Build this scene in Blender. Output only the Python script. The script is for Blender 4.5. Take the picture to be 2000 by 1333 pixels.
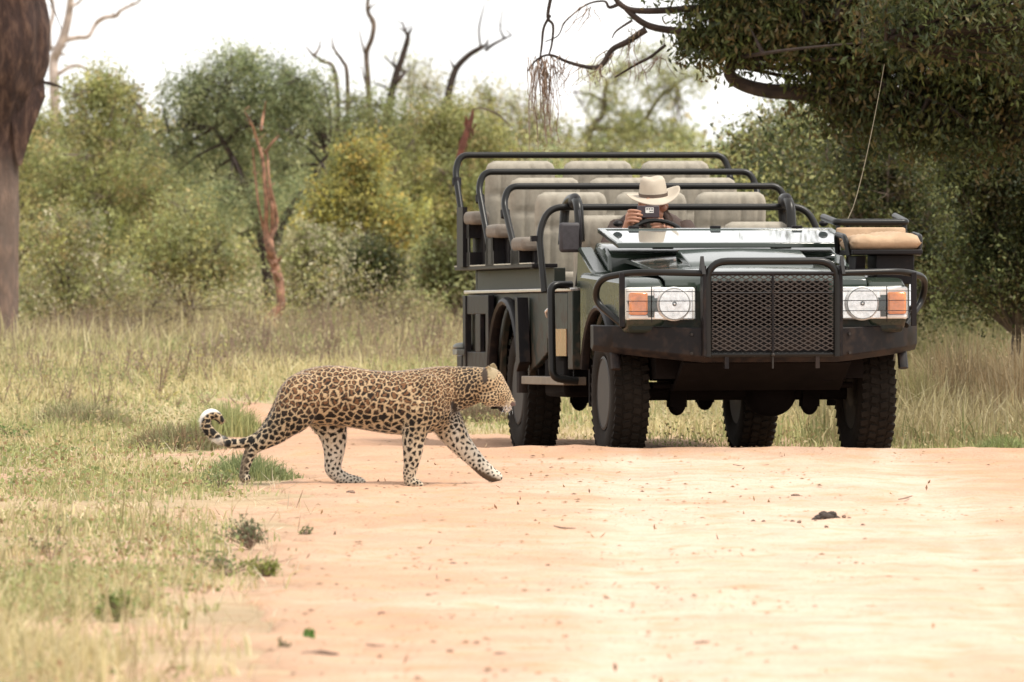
import bpy, math, random
import numpy as np
from mathutils import Vector, Matrix, noise, kdtree

sc = bpy.context.scene
for o in list(bpy.data.objects):
    bpy.data.objects.remove(o)
RNG = np.random.default_rng(7)
random.seed(7)
col = sc.collection

# ------------------------------------------------------------------ camera, sky, sun, exposure
FPX, HCAM, HOR = 17500.0, 1.83, 280.0          # focal length in photo pixels, eye height, horizon row
PITCH = math.atan((666.5 - HOR) / FPX)
cam = bpy.data.cameras.new('camera')
cam.lens = 36 * FPX / 2000; cam.sensor_width = 36
cam.clip_start = 0.5; cam.clip_end = 2000
camo = bpy.data.objects.new('camera', cam); col.objects.link(camo)
camo.location = (0, 0, HCAM); camo.rotation_euler = (math.pi / 2 - PITCH, 0, 0)
cam.dof.use_dof = True; cam.dof.focus_distance = 51.0; cam.dof.aperture_fstop = 6.8
sc.camera = camo

SUN_EL, SUN_AZ = math.radians(62), math.radians(115)     # azimuth clockwise from +Y (north)
world = bpy.data.worlds.new('World'); sc.world = world; world.use_nodes = True
nt = world.node_tree; nt.nodes.clear()
sky = nt.nodes.new('ShaderNodeTexSky'); sky.sky_type = 'NISHITA'; sky.sun_disc = False
sky.sun_elevation = SUN_EL; sky.sun_rotation = SUN_AZ
sky.air_density = 1.0; sky.dust_density = 2.0; sky.ozone_density = 1.0; sky.altitude = 300
hsv = nt.nodes.new('ShaderNodeHueSaturation'); hsv.inputs['Saturation'].default_value = 0.12
hsv.inputs['Value'].default_value = 1.0
bg = nt.nodes.new('ShaderNodeBackground'); bg.inputs[1].default_value = 0.13
wo = nt.nodes.new('ShaderNodeOutputWorld')
cl = nt.nodes.new('ShaderNodeMix'); cl.data_type = 'RGBA'; cl.inputs['Factor'].default_value = .85      # closed, bright white overcast over the sky
cl.inputs['B'].default_value = (4.9, 4.85, 4.75, 1)
nt.links.new(sky.outputs[0], hsv.inputs['Color']); nt.links.new(hsv.outputs[0], cl.inputs['A']); nt.links.new(cl.outputs['Result'], bg.inputs[0]); nt.links.new(bg.outputs[0], wo.inputs[0])
sl = bpy.data.lights.new('sun', 'SUN'); sl.energy = 1.5; sl.angle = math.radians(14); sl.color = (1.0, 0.93, 0.82)
so = bpy.data.objects.new('sun', sl); col.objects.link(so)
sdir = Vector((math.sin(SUN_AZ) * math.cos(SUN_EL), math.cos(SUN_AZ) * math.cos(SUN_EL), math.sin(SUN_EL)))
so.rotation_euler = sdir.to_track_quat('Z', 'Y').to_euler(); so.location = (5, -5, 30)
sc.view_settings.view_transform = 'Standard'; sc.view_settings.look = 'None'
sc.view_settings.exposure = 1.3; sc.view_settings.gamma = 1.0
sc.view_settings.use_curve_mapping = False
sc.render.engine = 'CYCLES'
sc.cycles.max_bounces = 6; sc.cycles.transparent_max_bounces = 24

# ------------------------------------------------------------------ helpers
def at(px, py, d):
    """world point seen at photo pixel (px, py) at ground distance d"""
    return Vector(((px - 1000) * d / FPX, d, HCAM - (py - HOR) * d / FPX))

def smooth(a, b, t):
    t = np.clip((t - a) / (b - a), 0, 1); return t * t * (3 - 2 * t)

def vnoise(x, y, s, seed=0):
    """cheap smooth value noise, vectorised"""
    x = np.asarray(x, float) / s + seed * 17.31; y = np.asarray(y, float) / s + seed * 9.77
    xi = np.floor(x).astype(np.int64); yi = np.floor(y).astype(np.int64); fx = x - xi; fy = y - yi
    fx = fx * fx * (3 - 2 * fx); fy = fy * fy * (3 - 2 * fy)
    def h(i, j):
        n = (i * 374761393 + j * 668265263 + seed * 1442695041) & 0x7fffffff
        n = ((n ^ (n >> 13)) * 1274126177) & 0x7fffffff
        return ((n ^ (n >> 16)) & 0xffff) / 65535.0
    return (h(xi, yi) * (1 - fx) + h(xi + 1, yi) * fx) * (1 - fy) + (h(xi, yi + 1) * (1 - fx) + h(xi + 1, yi + 1) * fx) * fy

def ground_z(x, y):
    x = np.asarray(x, float); y = np.asarray(y, float)
    z = 0.045 * np.exp(-((y - 52.2) / 0.45) ** 2) * smooth(-1.9, -.9, x)
    z = z - 0.025 * smooth(52.3, 53.0, y) - 0.07 * smooth(53.0, 56.0, y) + 0.08 * smooth(60, 70, y)
    z = z + (vnoise(x, y, 1.7, 1) - 0.5) * 0.03 * (1 - 0.8 * np.exp(-((y - 53.5) / 4) ** 2))
    return z

def gz(x, y): return float(ground_z(x, y))

def on_ground(px, py):
    d = 50.0
    for _ in range(12):
        x = (px - 1000) * d / FPX
        d = (HCAM - gz(x, d)) * FPX / (py - HOR)
    return Vector(((px - 1000) * d / FPX, d, gz((px - 1000) * d / FPX, d)))

def tag(o, label=None, cat=None, group=None, kind=None):
    if label: o['label'] = label
    if cat: o['category'] = cat
    if group: o['group'] = group
    if kind: o['kind'] = kind
    return o

def thing(name, label, cat, loc=(0, 0, 0), group=None):
    o = bpy.data.objects.new(name, None); col.objects.link(o); o.location = loc
    o.empty_display_size = 0.2
    return tag(o, label, cat, group)

def link_mesh(name, me, m, parent=None, smooth_angle=40):
    if isinstance(m, (list, tuple)):
        for k in m: me.materials.append(k)
    elif m: me.materials.append(m)
    o = bpy.data.objects.new(name, me); col.objects.link(o)
    if parent: o.parent = parent
    if smooth_angle:
        me.shade_smooth()
        try: me.set_sharp_from_angle(angle=math.radians(smooth_angle))
        except Exception: pass
    return o

def quads_mesh(name, V, F, colors=None):
    """V (n,3), F (m,4) numpy; fast"""
    me = bpy.data.meshes.new(name)
    V = np.ascontiguousarray(V, dtype=np.float32); F = np.ascontiguousarray(F, dtype=np.int32)
    me.vertices.add(len(V)); me.vertices.foreach_set('co', V.ravel())
    k = F.shape[1]
    me.loops.add(F.size); me.loops.foreach_set('vertex_index', F.ravel())
    me.polygons.add(len(F))
    me.polygons.foreach_set('loop_start', np.arange(0, F.size, k, dtype=np.int32))
    me.update(calc_edges=True)
    if colors is not None:
        a = me.color_attributes.new('Col', 'FLOAT_COLOR', 'POINT')
        c = np.ones((len(V), 4), dtype=np.float32); c[:, :3] = colors
        a.data.foreach_set('color', c.ravel())
    me.validate()
    return me

def catmull(P, n=6):
    P = [np.array(p, float) for p in P]
    if len(P) < 3: return P
    Q = [2 * P[0] - P[1]] + P + [2 * P[-1] - P[-2]]
    out = []
    for i in range(1, len(Q) - 2):
        for k in range(n):
            t = k / n
            out.append(0.5 * ((2 * Q[i]) + (-Q[i-1] + Q[i+1]) * t + (2*Q[i-1] - 5*Q[i] + 4*Q[i+1] - Q[i+2]) * t*t + (-Q[i-1] + 3*Q[i] - 3*Q[i+1] + Q[i+2]) * t**3))
    out.append(P[-1]); return out

class MB:
    """collects shapes into one mesh"""
    def __init__(s): s.v = []; s.f = []; s.mi = []; s.cur = 0
    def add(s, V, F):
        b = len(s.v); s.v += [tuple(map(float, p)) for p in V]
        s.f += [tuple(b + i for i in f) for f in F]; s.mi += [s.cur] * len(F); return s
    def box(s, c, d, rot=None, taper=None):
        hx, hy, hz = d[0] / 2, d[1] / 2, d[2] / 2
        V = []
        for z in (-1, 1):
            k = taper if (taper and z > 0) else 1
            for (x, y) in ((-1, -1), (1, -1), (1, 1), (-1, 1)): V.append(Vector((x * hx * k, y * hy * k, z * hz)))
        if rot is not None: V = [rot @ v for v in V]
        V = [v + Vector(c) for v in V]
        return s.add(V, [(3, 2, 1, 0), (4, 5, 6, 7), (0, 1, 5, 4), (1, 2, 6, 5), (2, 3, 7, 6), (3, 0, 4, 7)])
    def bb(s, x0, x1, y0, y1, z0, z1):
        return s.box(((x0 + x1) / 2, (y0 + y1) / 2, (z0 + z1) / 2), (abs(x1 - x0), abs(y1 - y0), abs(z1 - z0)))
    def tube(s, path, r, n=8, caps=True, flat=1.0, closed=False):
        P = [Vector([float(c) for c in p]) for p in path]; m = len(P)
        R = [r] * m if not hasattr(r, '__len__') else (list(r) if len(r) == m else list(np.interp(np.linspace(0, 1, m), np.linspace(0, 1, len(r)), r)))
        T = []
        for i in range(m):
            if closed: t = P[(i + 1) % m] - P[i - 1]
            else: t = P[min(i + 1, m - 1)] - P[max(i - 1, 0)]
            T.append(t.normalized() if t.length > 1e-9 else Vector((0, 0, 1)))
        up = Vector((0, 0, 1)) if abs(T[0].z) < 0.9 else Vector((0, 1, 0))
        a = T[0].cross(up).normalized(); V = []
        for i in range(m):
            a = (a - T[i] * a.dot(T[i])).normalized(); b = T[i].cross(a)
            for k in range(n):
                w = 2 * math.pi * k / n
                V.append(P[i] + a * math.cos(w) * R[i] + b * math.sin(w) * R[i] * flat)
        F = []
        for i in range(m if closed else m - 1):
            for k in range(n):
                j = (i + 1) % m
                F.append((i * n + k, i * n + (k + 1) % n, j * n + (k + 1) % n, j * n + k))
        if caps and not closed:
            F.append(tuple(reversed(range(n)))); F.append(tuple((m - 1) * n + k for k in range(n)))
        return s.add(V, F)
    def lathe(s, prof, c=(0, 0, 0), axis='x', n=32, closed=False):
        V = []; m = len(prof)
        for (a, r) in prof:
            for k in range(n):
                w = 2 * math.pi * k / n; p = (r * math.cos(w), r * math.sin(w))
                q = {'x': (a, p[0], p[1]), 'y': (p[0], a, p[1]), 'z': (p[0], p[1], a)}[axis]
                V.append((q[0] + c[0], q[1] + c[1], q[2] + c[2]))
        F = []
        for i in range(m if closed else m - 1):
            for k in range(n):
                j = (i + 1) % m
                F.append((i * n + k, i * n + (k + 1) % n, j * n + (k + 1) % n, j * n + k))
        if not closed:
            if prof[0][1] > 1e-6: F.append(tuple(reversed(range(n))))
            if prof[-1][1] > 1e-6: F.append(tuple((m - 1) * n + k for k in range(n)))
        return s.add(V, F)
    def prism(s, outline, a0, a1, axis='x'):
        """outline of (p, q) extruded along axis; x: p=y, q=z; y: p=x, q=z; z: p=x, q=y"""
        n = len(outline); V = []
        for a in (a0, a1):
            for (p, q) in outline:
                V.append({'x': (a, p, q), 'y': (p, a, q), 'z': (p, q, a)}[axis])
        F = [tuple(reversed(range(n))), tuple(range(n, 2 * n))]
        for k in range(n): F.append((k, (k + 1) % n, n + (k + 1) % n, n + k))
        return s.add(V, F)
    def loft(s, rings, cap=True, closed_ring=True):
        n = len(rings[0]); V = [p for r in rings for p in r]; F = []
        for i in range(len(rings) - 1):
            for k in range(n if closed_ring else n - 1):
                F.append((i * n + k, i * n + (k + 1) % n, (i + 1) * n + (k + 1) % n, (i + 1) * n + k))
        if cap:
            F.append(tuple(reversed(range(n)))); F.append(tuple((len(rings) - 1) * n + k for k in range(n)))
        return s.add(V, F)
    def ball(s, c, r, n=16, m=10, jitter=0, seed=0):
        rr = (r, r, r) if not hasattr(r, '__len__') else r; V = []; F = []
        rs = random.Random(seed)
        for i in range(m + 1):
            t = math.pi * i / m
            for k in range(n):
                w = 2 * math.pi * k / n; j = 1 + (rs.random() - .5) * jitter
                V.append((c[0] + rr[0] * math.sin(t) * math.cos(w) * j, c[1] + rr[1] * math.sin(t) * math.sin(w) * j, c[2] + rr[2] * math.cos(t) * j))
        for i in range(m):
            for k in range(n): F.append((i * n + k, (i + 1) * n + k, (i + 1) * n + (k + 1) % n, i * n + (k + 1) % n))
        return s.add(V, F)
    def mesh(s, name):
        me = bpy.data.meshes.new(name); me.from_pydata(s.v, [], s.f)
        me.polygons.foreach_set('material_index', s.mi); me.update(); return me
    def build(s, name, m, parent=None, bevel=0, seg=2, ang=40, weld=False):
        import bmesh
        me = s.mesh(name)
        bm = bmesh.new(); bm.from_mesh(me)
        if weld: bmesh.ops.remove_doubles(bm, verts=bm.verts, dist=1e-5)
        bmesh.ops.recalc_face_normals(bm, faces=bm.faces); bm.to_mesh(me); bm.free()
        o = link_mesh(name, me, m, parent, ang)
        if bevel:
            b = o.modifiers.new('bevel', 'BEVEL'); b.width = bevel; b.segments = seg; b.limit_method = 'ANGLE'; b.angle_limit = math.radians(35)
            b.harden_normals = False
        return o

def arc_corner(P, rad, n=6):
    """round the corners of a polyline"""
    P = [Vector(p) for p in P]; out = [P[0]]
    for i in range(1, len(P) - 1):
        a = (P[i-1] - P[i]); b = (P[i+1] - P[i]); r = min(rad, a.length * .49, b.length * .49)
        p0 = P[i] + a.normalized() * r; p1 = P[i] + b.normalized() * r
        for k in range(n + 1):
            t = k / n; out.append(p0 * (1-t)**2 + P[i] * 2*t*(1-t) + p1 * t*t)
    out.append(P[-1]); return out

# ------------------------------------------------------------------ materials
def nodes_of(name):
    m = bpy.data.materials.new(name); m.use_nodes = True; n = m.node_tree; n.nodes.clear()
    b = n.nodes.new('ShaderNodeBsdfPrincipled'); o = n.nodes.new('ShaderNodeOutputMaterial')
    n.links.new(b.outputs[0], o.inputs[0]); return m, n, b, o

def pm(name, c, rough=.5, metal=0, var=.25, scale=12, bump=0, bscale=60, coat=0, dust=0, dustc=(.32, .2, .13), spec=.5, mud=0):
    m, n, b, o = nodes_of(name)
    b.inputs['Roughness'].default_value = rough; b.inputs['Metallic'].default_value = metal
    b.inputs['Coat Weight'].default_value = coat; b.inputs['Specular IOR Level'].default_value = spec
    tc = n.nodes.new('ShaderNodeTexCoord')
    nz = n.nodes.new('ShaderNodeTexNoise'); nz.inputs['Scale'].default_value = scale; nz.inputs['Detail'].default_value = 6
    n.links.new(tc.outputs['Object'], nz.inputs['Vector'])
    r = n.nodes.new('ShaderNodeValToRGB')
    r.color_ramp.elements[0].position = .3; r.color_ramp.elements[1].position = .7
    r.color_ramp.elements[0].color = tuple(x * (1 - var) for x in c) + (1,)
    r.color_ramp.elements[1].color = tuple(min(1, x * (1 + var)) for x in c) + (1,)
    n.links.new(nz.outputs[0], r.inputs[0]); src = r.outputs[0]
    if dust:
        n2 = n.nodes.new('ShaderNodeTexNoise'); n2.inputs['Scale'].default_value = 3.1; n2.inputs['Detail'].default_value = 8
        n.links.new(tc.outputs['Object'], n2.inputs['Vector'])
        r2 = n.nodes.new('ShaderNodeMapRange'); r2.inputs['From Min'].default_value = .35; r2.inputs['From Max'].default_value = .75
        r2.inputs['To Min'].default_value = dust * .35; r2.inputs['To Max'].default_value = dust
        n.links.new(n2.outputs[0], r2.inputs[0])
        mx = n.nodes.new('ShaderNodeMix'); mx.data_type = 'RGBA'; mx.inputs['B'].default_value = dustc + (1,)
        n.links.new(r2.outputs[0], mx.inputs['Factor']); n.links.new(src, mx.inputs['A']); src = mx.outputs['Result']
    if mud:      # dried splashes, thickest near the ground
        sx = n.nodes.new('ShaderNodeSeparateXYZ'); n.links.new(tc.outputs['Object'], sx.inputs[0])
        n4 = n.nodes.new('ShaderNodeTexNoise'); n4.inputs['Scale'].default_value = 14; n4.inputs['Detail'].default_value = 9; n.links.new(tc.outputs['Object'], n4.inputs['Vector'])
        h1 = n.nodes.new('ShaderNodeMapRange'); h1.inputs['From Min'].default_value = 1.05; h1.inputs['From Max'].default_value = .45; h1.inputs['To Min'].default_value = -.10; h1.inputs['To Max'].default_value = .16
        n.links.new(sx.outputs['Z'], h1.inputs[0]); ad = n.nodes.new('ShaderNodeMath'); n.links.new(n4.outputs[0], ad.inputs[0]); n.links.new(h1.outputs[0], ad.inputs[1])
        h2 = n.nodes.new('ShaderNodeMapRange'); h2.inputs['From Min'].default_value = .52; h2.inputs['From Max'].default_value = .68; h2.inputs['To Max'].default_value = mud; n.links.new(ad.outputs[0], h2.inputs[0])
        m4 = n.nodes.new('ShaderNodeMix'); m4.data_type = 'RGBA'; m4.inputs['B'].default_value = (.10, .062, .04, 1); n.links.new(h2.outputs[0], m4.inputs['Factor']); n.links.new(src, m4.inputs['A']); src = m4.outputs['Result']
        rr = n.nodes.new('ShaderNodeMapRange'); rr.inputs['To Min'].default_value = rough; rr.inputs['To Max'].default_value = .9; n.links.new(h2.outputs[0], rr.inputs[0]); n.links.new(rr.outputs[0], b.inputs['Roughness'])
    n.links.new(src, b.inputs['Base Color'])
    if bump:
        n3 = n.nodes.new('ShaderNodeTexNoise'); n3.inputs['Scale'].default_value = bscale; n3.inputs['Detail'].default_value = 5
        n.links.new(tc.outputs['Object'], n3.inputs['Vector'])
        bp = n.nodes.new('ShaderNodeBump'); bp.inputs['Strength'].default_value = bump; bp.inputs['Distance'].default_value = .01
        n.links.new(n3.outputs[0], bp.inputs['Height']); n.links.new(bp.outputs[0], b.inputs['Normal'])
    return m

def attr_mat(name, rough=.6, trans=.35, spec=.3):
    """colour from the 'Col' attribute, light passing through thin leaves"""
    m, n, b, o = nodes_of(name)
    a = n.nodes.new('ShaderNodeAttribute'); a.attribute_name = 'Col'
    n.links.new(a.outputs['Color'], b.inputs['Base Color'])
    b.inputs['Roughness'].default_value = rough; b.inputs['Specular IOR Level'].default_value = spec
    if trans:
        t = n.nodes.new('ShaderNodeBsdfTranslucent'); n.links.new(a.outputs['Color'], t.inputs[0])
        mx = n.nodes.new('ShaderNodeMixShader'); mx.inputs[0].default_value = trans
        n.links.new(b.outputs[0], mx.inputs[1]); n.links.new(t.outputs[0], mx.inputs[2]); n.links.new(mx.outputs[0], o.inputs[0])
    return m

M = {}
M['leaf'] = attr_mat('leaf', .55, .35, .35)
M['grass'] = attr_mat('grass', .7, .35, .2)
M['bark_grey'] = pm('bark_grey', (.11, .08, .06), .9, var=.5, scale=9, bump=.8, bscale=25)
M['bark_pale'] = pm('bark_pale', (.36, .29, .25), .9, var=.3, scale=9, bump=.5, bscale=25)
M['bark_dark'] = pm('bark_dark', (.035, .022, .017), .9, var=.5, scale=12, bump=.8, bscale=25)
M['bark_orange'] = pm('bark_orange', (.26, .135, .085), .85, var=.65, scale=15, bump=.6, bscale=25)
M['bark_red'] = pm('bark_red', (.13, .045, .03), .9, var=.5, scale=14, bump=.8, bscale=25)
M['twig'] = pm('twig', (.22, .15, .11), .9, var=.3, scale=8)

# ------------------------------------------------------------------ vegetation builders
def unit(n, rng):
    v = rng.normal(size=(n, 3)); return v / np.linalg.norm(v, axis=1)[:, None]

def leaf_arrays(C, L, W, rng, droop=0.0, up=0.5, cols=None):
    """one pointed leaf (two quads folded along the rib would cost double: one diamond) per centre"""
    n = len(C)
    a = unit(n, rng); a[:, 2] -= droop; a /= np.linalg.norm(a, axis=1)[:, None]
    nn = unit(n, rng); nn[:, 2] += up; b = np.cross(a, nn); b /= (np.linalg.norm(b, axis=1)[:, None] + 1e-9)
    l = (L * rng.uniform(.6, 1.25, n))[:, None]; w = (W * rng.uniform(.6, 1.25, n))[:, None]
    c3 = np.cross(a, b)
    V = np.stack([C - a * l * .5, C + b * w * .5 + c3 * w * .12, C + a * l * .5, C - b * w * .5 + c3 * w * .12], 1).reshape(-1, 3)
    F = np.arange(4 * n).reshape(n, 4)
    return V, F, (np.repeat(cols, 4, axis=0) if cols is not None else None)

def pal(P, n, rng, jit=.25):
    P = np.array(P, float); i = rng.integers(0, len(P), n)
    return np.clip(P[i] * rng.uniform(1 - jit, 1 + jit, (n, 1)), 0, 1)

def sticks(A, B, r0, r1):
    """3-sided sticks from A to B"""
    n = len(A); d = B - A; d /= (np.linalg.norm(d, axis=1)[:, None] + 1e-9)
    ref = np.tile(np.array([[.3, .5, .81]]), (n, 1)); a = np.cross(d, ref); a /= (np.linalg.norm(a, axis=1)[:, None] + 1e-9); b = np.cross(d, a)
    V = []
    for P, r in ((A, r0), (B, r1)):
        r = np.asarray(r).reshape(-1, 1) * np.ones((n, 1))
        for k in range(3):
            w = 2 * math.pi * k / 3; V.append(P + (a * math.cos(w) + b * math.sin(w)) * r)
    V = np.stack(V, 1).reshape(-1, 3); o = (np.arange(n) * 6)[:, None]
    F = np.concatenate([o + np.array([[k, (k + 1) % 3, 3 + (k + 1) % 3, 3 + k]]) for k in range(3)])
    return V, F

def crown_cloud(lobes, per, L, W, palette, rng, sigma=.09, shell=.45, droop=0., up=.5, flat=1.0):
    """leaf clumps spread through ellipsoid lobes. lobes: (centre, (rx,ry,rz), n clumps). Returns leaf arrays and clump centres"""
    CC = []; 
    for (c, r, n) in lobes:
        u = unit(n, rng); rad = rng.uniform(0, 1, n) ** shell
        rad *= np.where(rng.random(n) < .06, rng.uniform(1, 1.22, n), 1) + .30 * (vnoise(u[:, 0] * 3, u[:, 2] * 3 + u[:, 1], .7, 5) - .5) * 2
        CC.append(np.array(c) + u * np.array(r) * rad[:, None])
    CC = np.concatenate(CC); n = len(CC)
    sz = rng.uniform(.5, 1.6, n); k = per
    # every clump is a sprig: leaves strewn along a short outward pointing twig
    dr = unit(n, rng) * .8; dr[:, 2] += .9 - 2.0 * (droop > 0); dr /= np.linalg.norm(dr, axis=1)[:, None]
    al = rng.uniform(-1, 1, (n * k, 1)); thin = .55 * (1.15 - .6 * np.clip(al, 0, 1))
    C = np.repeat(CC, k, 0) + (np.repeat(dr, k, 0) * al * 1.75 + rng.normal(size=(n * k, 3)) * thin) * sigma * np.repeat(sz, k)[:, None]
    big = (vnoise(CC[:, 0] * 1.3 + CC[:, 1], CC[:, 2] * 1.3, .42, 8) - .5)[:, None]
    cc = pal(palette, n, rng, .3) * (1 + .55 * big); cols = np.repeat(cc, k, 0) * rng.uniform(.65, 1.35, (n * k, 1))
    V, F, c = leaf_arrays(C, L, W, rng, droop, up, np.clip(cols, 0, 1))
    return V, F, c, CC

OL = [(0.308, 0.319, 0.125), (0.365, 0.353, 0.137), (0.239, 0.268, 0.114), (0.422, 0.382, 0.148), (0.308, 0.314, 0.137), (0.376, 0.296, 0.137)]  # OL and GG: background leaf colours, brightened to stand in for air haze
GG = [(0.253, 0.293, 0.138), (0.218, 0.259, 0.127), (0.333, 0.339, 0.172), (0.19, 0.224, 0.115)]
PALE = [(.36, .33, .19), (.30, .30, .15), (.44, .40, .28), (.26, .27, .12)]
YEL = [(0.441, 0.389, 0.095), (0.347, 0.336, 0.105), (0.284, 0.294, 0.095), (0.525, 0.378, 0.105)]
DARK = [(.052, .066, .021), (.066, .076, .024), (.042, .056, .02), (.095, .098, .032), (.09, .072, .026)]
BRN = [(.19, .14, .08), (.15, .12, .07), (.22, .18, .10)]

def plant(name, label, cat, base, lobes, per=40, L=.045, W=.022, palette=OL, sigma=.09, bark='bark_grey', trunk=.05,
          seed=1, shell=.45, droop=0., up=.5, group=None, limbs=7, limb_r=None, twigs=True, flat=1.0, stems=None, crown_name='crown'):
    """a bush or tree: base point, lobes in world coordinates; returns the thing"""
    rng = np.random.default_rng(seed); base = np.array(base, float)
    t = thing(name, label, cat, tuple(base), group)
    lob = [(np.array(c) - base, r, n) for (c, r, n) in lobes]
    V, F, cols, CC = crown_cloud(lob, per, L, W, palette, rng, sigma, shell, droop, up, flat)
    link_mesh(crown_name, quads_mesh(crown_name, V, F, cols), M['leaf'], t, 0)
    mb = MB(); rs = random.Random(seed)
    cent = sum((np.array(c) * n for c, r, n in lob)) / sum(n for c, r, n in lob)
    fork = cent * np.array([.5, .5, .35])
    ends = []
    if stems:
        for st in stems:
            mb.tube(catmull([np.array(p) - base for p in st[0]], 5), st[1], 8); ends += [np.array(q) - base for q in catmull([np.array(p) for p in st[0]], 3)[len(st[0]) * 2:]]
    else:
        mb.tube(catmull([np.zeros(3) - np.array([0, 0, .08]), fork * .5 + np.array([rs.uniform(-.05, .05), 0, 0]), fork], 5), [trunk, trunk * .75], 8)
    ends.append(fork)
    gen = list(ends)
    sel = CC[rng.permutation(len(CC))[:max(limbs, 1) * len(lob)]]
    lim = []
    for p in sel:
        e = min(ends, key=lambda q: np.linalg.norm(q - p))
        mid = (e + p) / 2 + np.array([rs.uniform(-.1, .1), rs.uniform(-.1, .1), rs.uniform(-.02, .12)]) * np.linalg.norm(p - e)
        pts = catmull([e, mid, p], 4); mb.tube(pts, [(limb_r or trunk * .4), (limb_r or trunk * .4) * .2], 5); lim.append(pts)
    tr = mb.build('trunk', M[bark], t)
    if twigs:
        LP = np.array([q for l in lim for q in l[2:]] + [fork]); 
        idx = rng.permutation(len(CC))[:min(len(CC), 600)]; P = CC[idx]
        kd = kdtree.KDTree(len(LP)); [kd.insert(Vector(p), i) for i, p in enumerate(LP)]; kd.balance()
        A = np.array([LP[kd.find(Vector(p))[1]] for p in P])
        V, F = sticks(A, P, trunk * .09 + .002, .0015)
        link_mesh('twigs', quads_mesh('twigs', V, F), M[bark], t, 0)['kind'] = 'stuff'
    return t

def lobe(px, py, rx, ry, d, n, rd=None):
    """lobe given in photo pixels at distance d"""
    s = d / FPX; return (at(px, py, d), (rx * s, (rd if rd else rx * s * .8), ry * s), n)

def blades(P, h, w, rng, lean=.35, cols=None, curve=.5):
    """P (n,3) roots; two-quad curved blades"""
    n = len(P); az = rng.uniform(0, 2 * math.pi, n); H = h * np.ones(n); ln = np.abs(rng.normal(0, lean, n))
    d = np.stack([np.cos(az), np.sin(az), np.zeros(n)], 1); fa = rng.uniform(0, 2 * math.pi, n)
    b = np.stack([np.cos(fa), np.sin(fa) * .5, np.zeros(n)], 1)
    W = (w * rng.uniform(.6, 1.4, n))[:, None]; z = np.array([[0, 0, 1.]])
    p1 = P + z * (H * .55)[:, None] + d * (H * ln * .3)[:, None]
    p2 = P + z * (H * (1 - curve * ln * .5))[:, None] + d * (H * ln)[:, None]
    V = np.stack([P - b * W, P + b * W, p1 + b * W * .8, p1 - b * W * .8, p2 + b * W * .15, p2 - b * W * .15], 1).reshape(-1, 3)
    o = (np.arange(n) * 6)[:, None]
    F = np.concatenate([o + np.array([[0, 1, 2, 3]]), o + np.array([[3, 2, 4, 5]])])
    return V, F, (np.repeat(cols, 6, 0) if cols is not None else None)
# ------------------------------------------------------------------ ground and road
XL = ([15, 30.4, 37.7, 44.5, 49, 52, 54.5, 58, 62, 70], [-.93, -.97, -.99, -1.10, -1.28, -1.62, -1.85, -2.02, -2.05, -2.0])
YF = ([-3, -1.97, -.9, -.24, .98, 2.6, 4, 6, 12], [67, 65.3, 61.5, 59, 57, 53.9, 52.6, 51.5, 50])
def road_m(x, y):
    """> 0 on the road (metres from its edge, roughly)"""
    m = np.minimum(x - np.interp(y, *XL), (np.interp(x, *YF) - y) * .4); m = np.minimum(m, 6.5 - x)
    return m + (vnoise(x, y, .55, 3) - .5) * .34 + (vnoise(x, y, .16, 4) - .5) * .12

def grid(xs, ys):
    X, Y = np.meshgrid(xs, ys); n, m = len(ys), len(xs)
    i = (np.arange(n - 1)[:, None] * m + np.arange(m - 1)[None, :]).ravel()
    return X.ravel(), Y.ravel(), np.stack([i, i + 1, i + m + 1, i + m], 1)

def fan(lim, step, far, k=1.35):
    out = list(np.arange(lim[0], lim[1] + step / 2, step)); s = step
    a = [];  x = lim[0]
    while x > far[0]: s *= k; x -= s; a.append(max(x, far[0]))
    s = step; b = []; x = lim[1]
    while x < far[1]: s *= k; x += s; b.append(min(x, far[1]))
    return np.array(a[::-1] + out + b)

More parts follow.
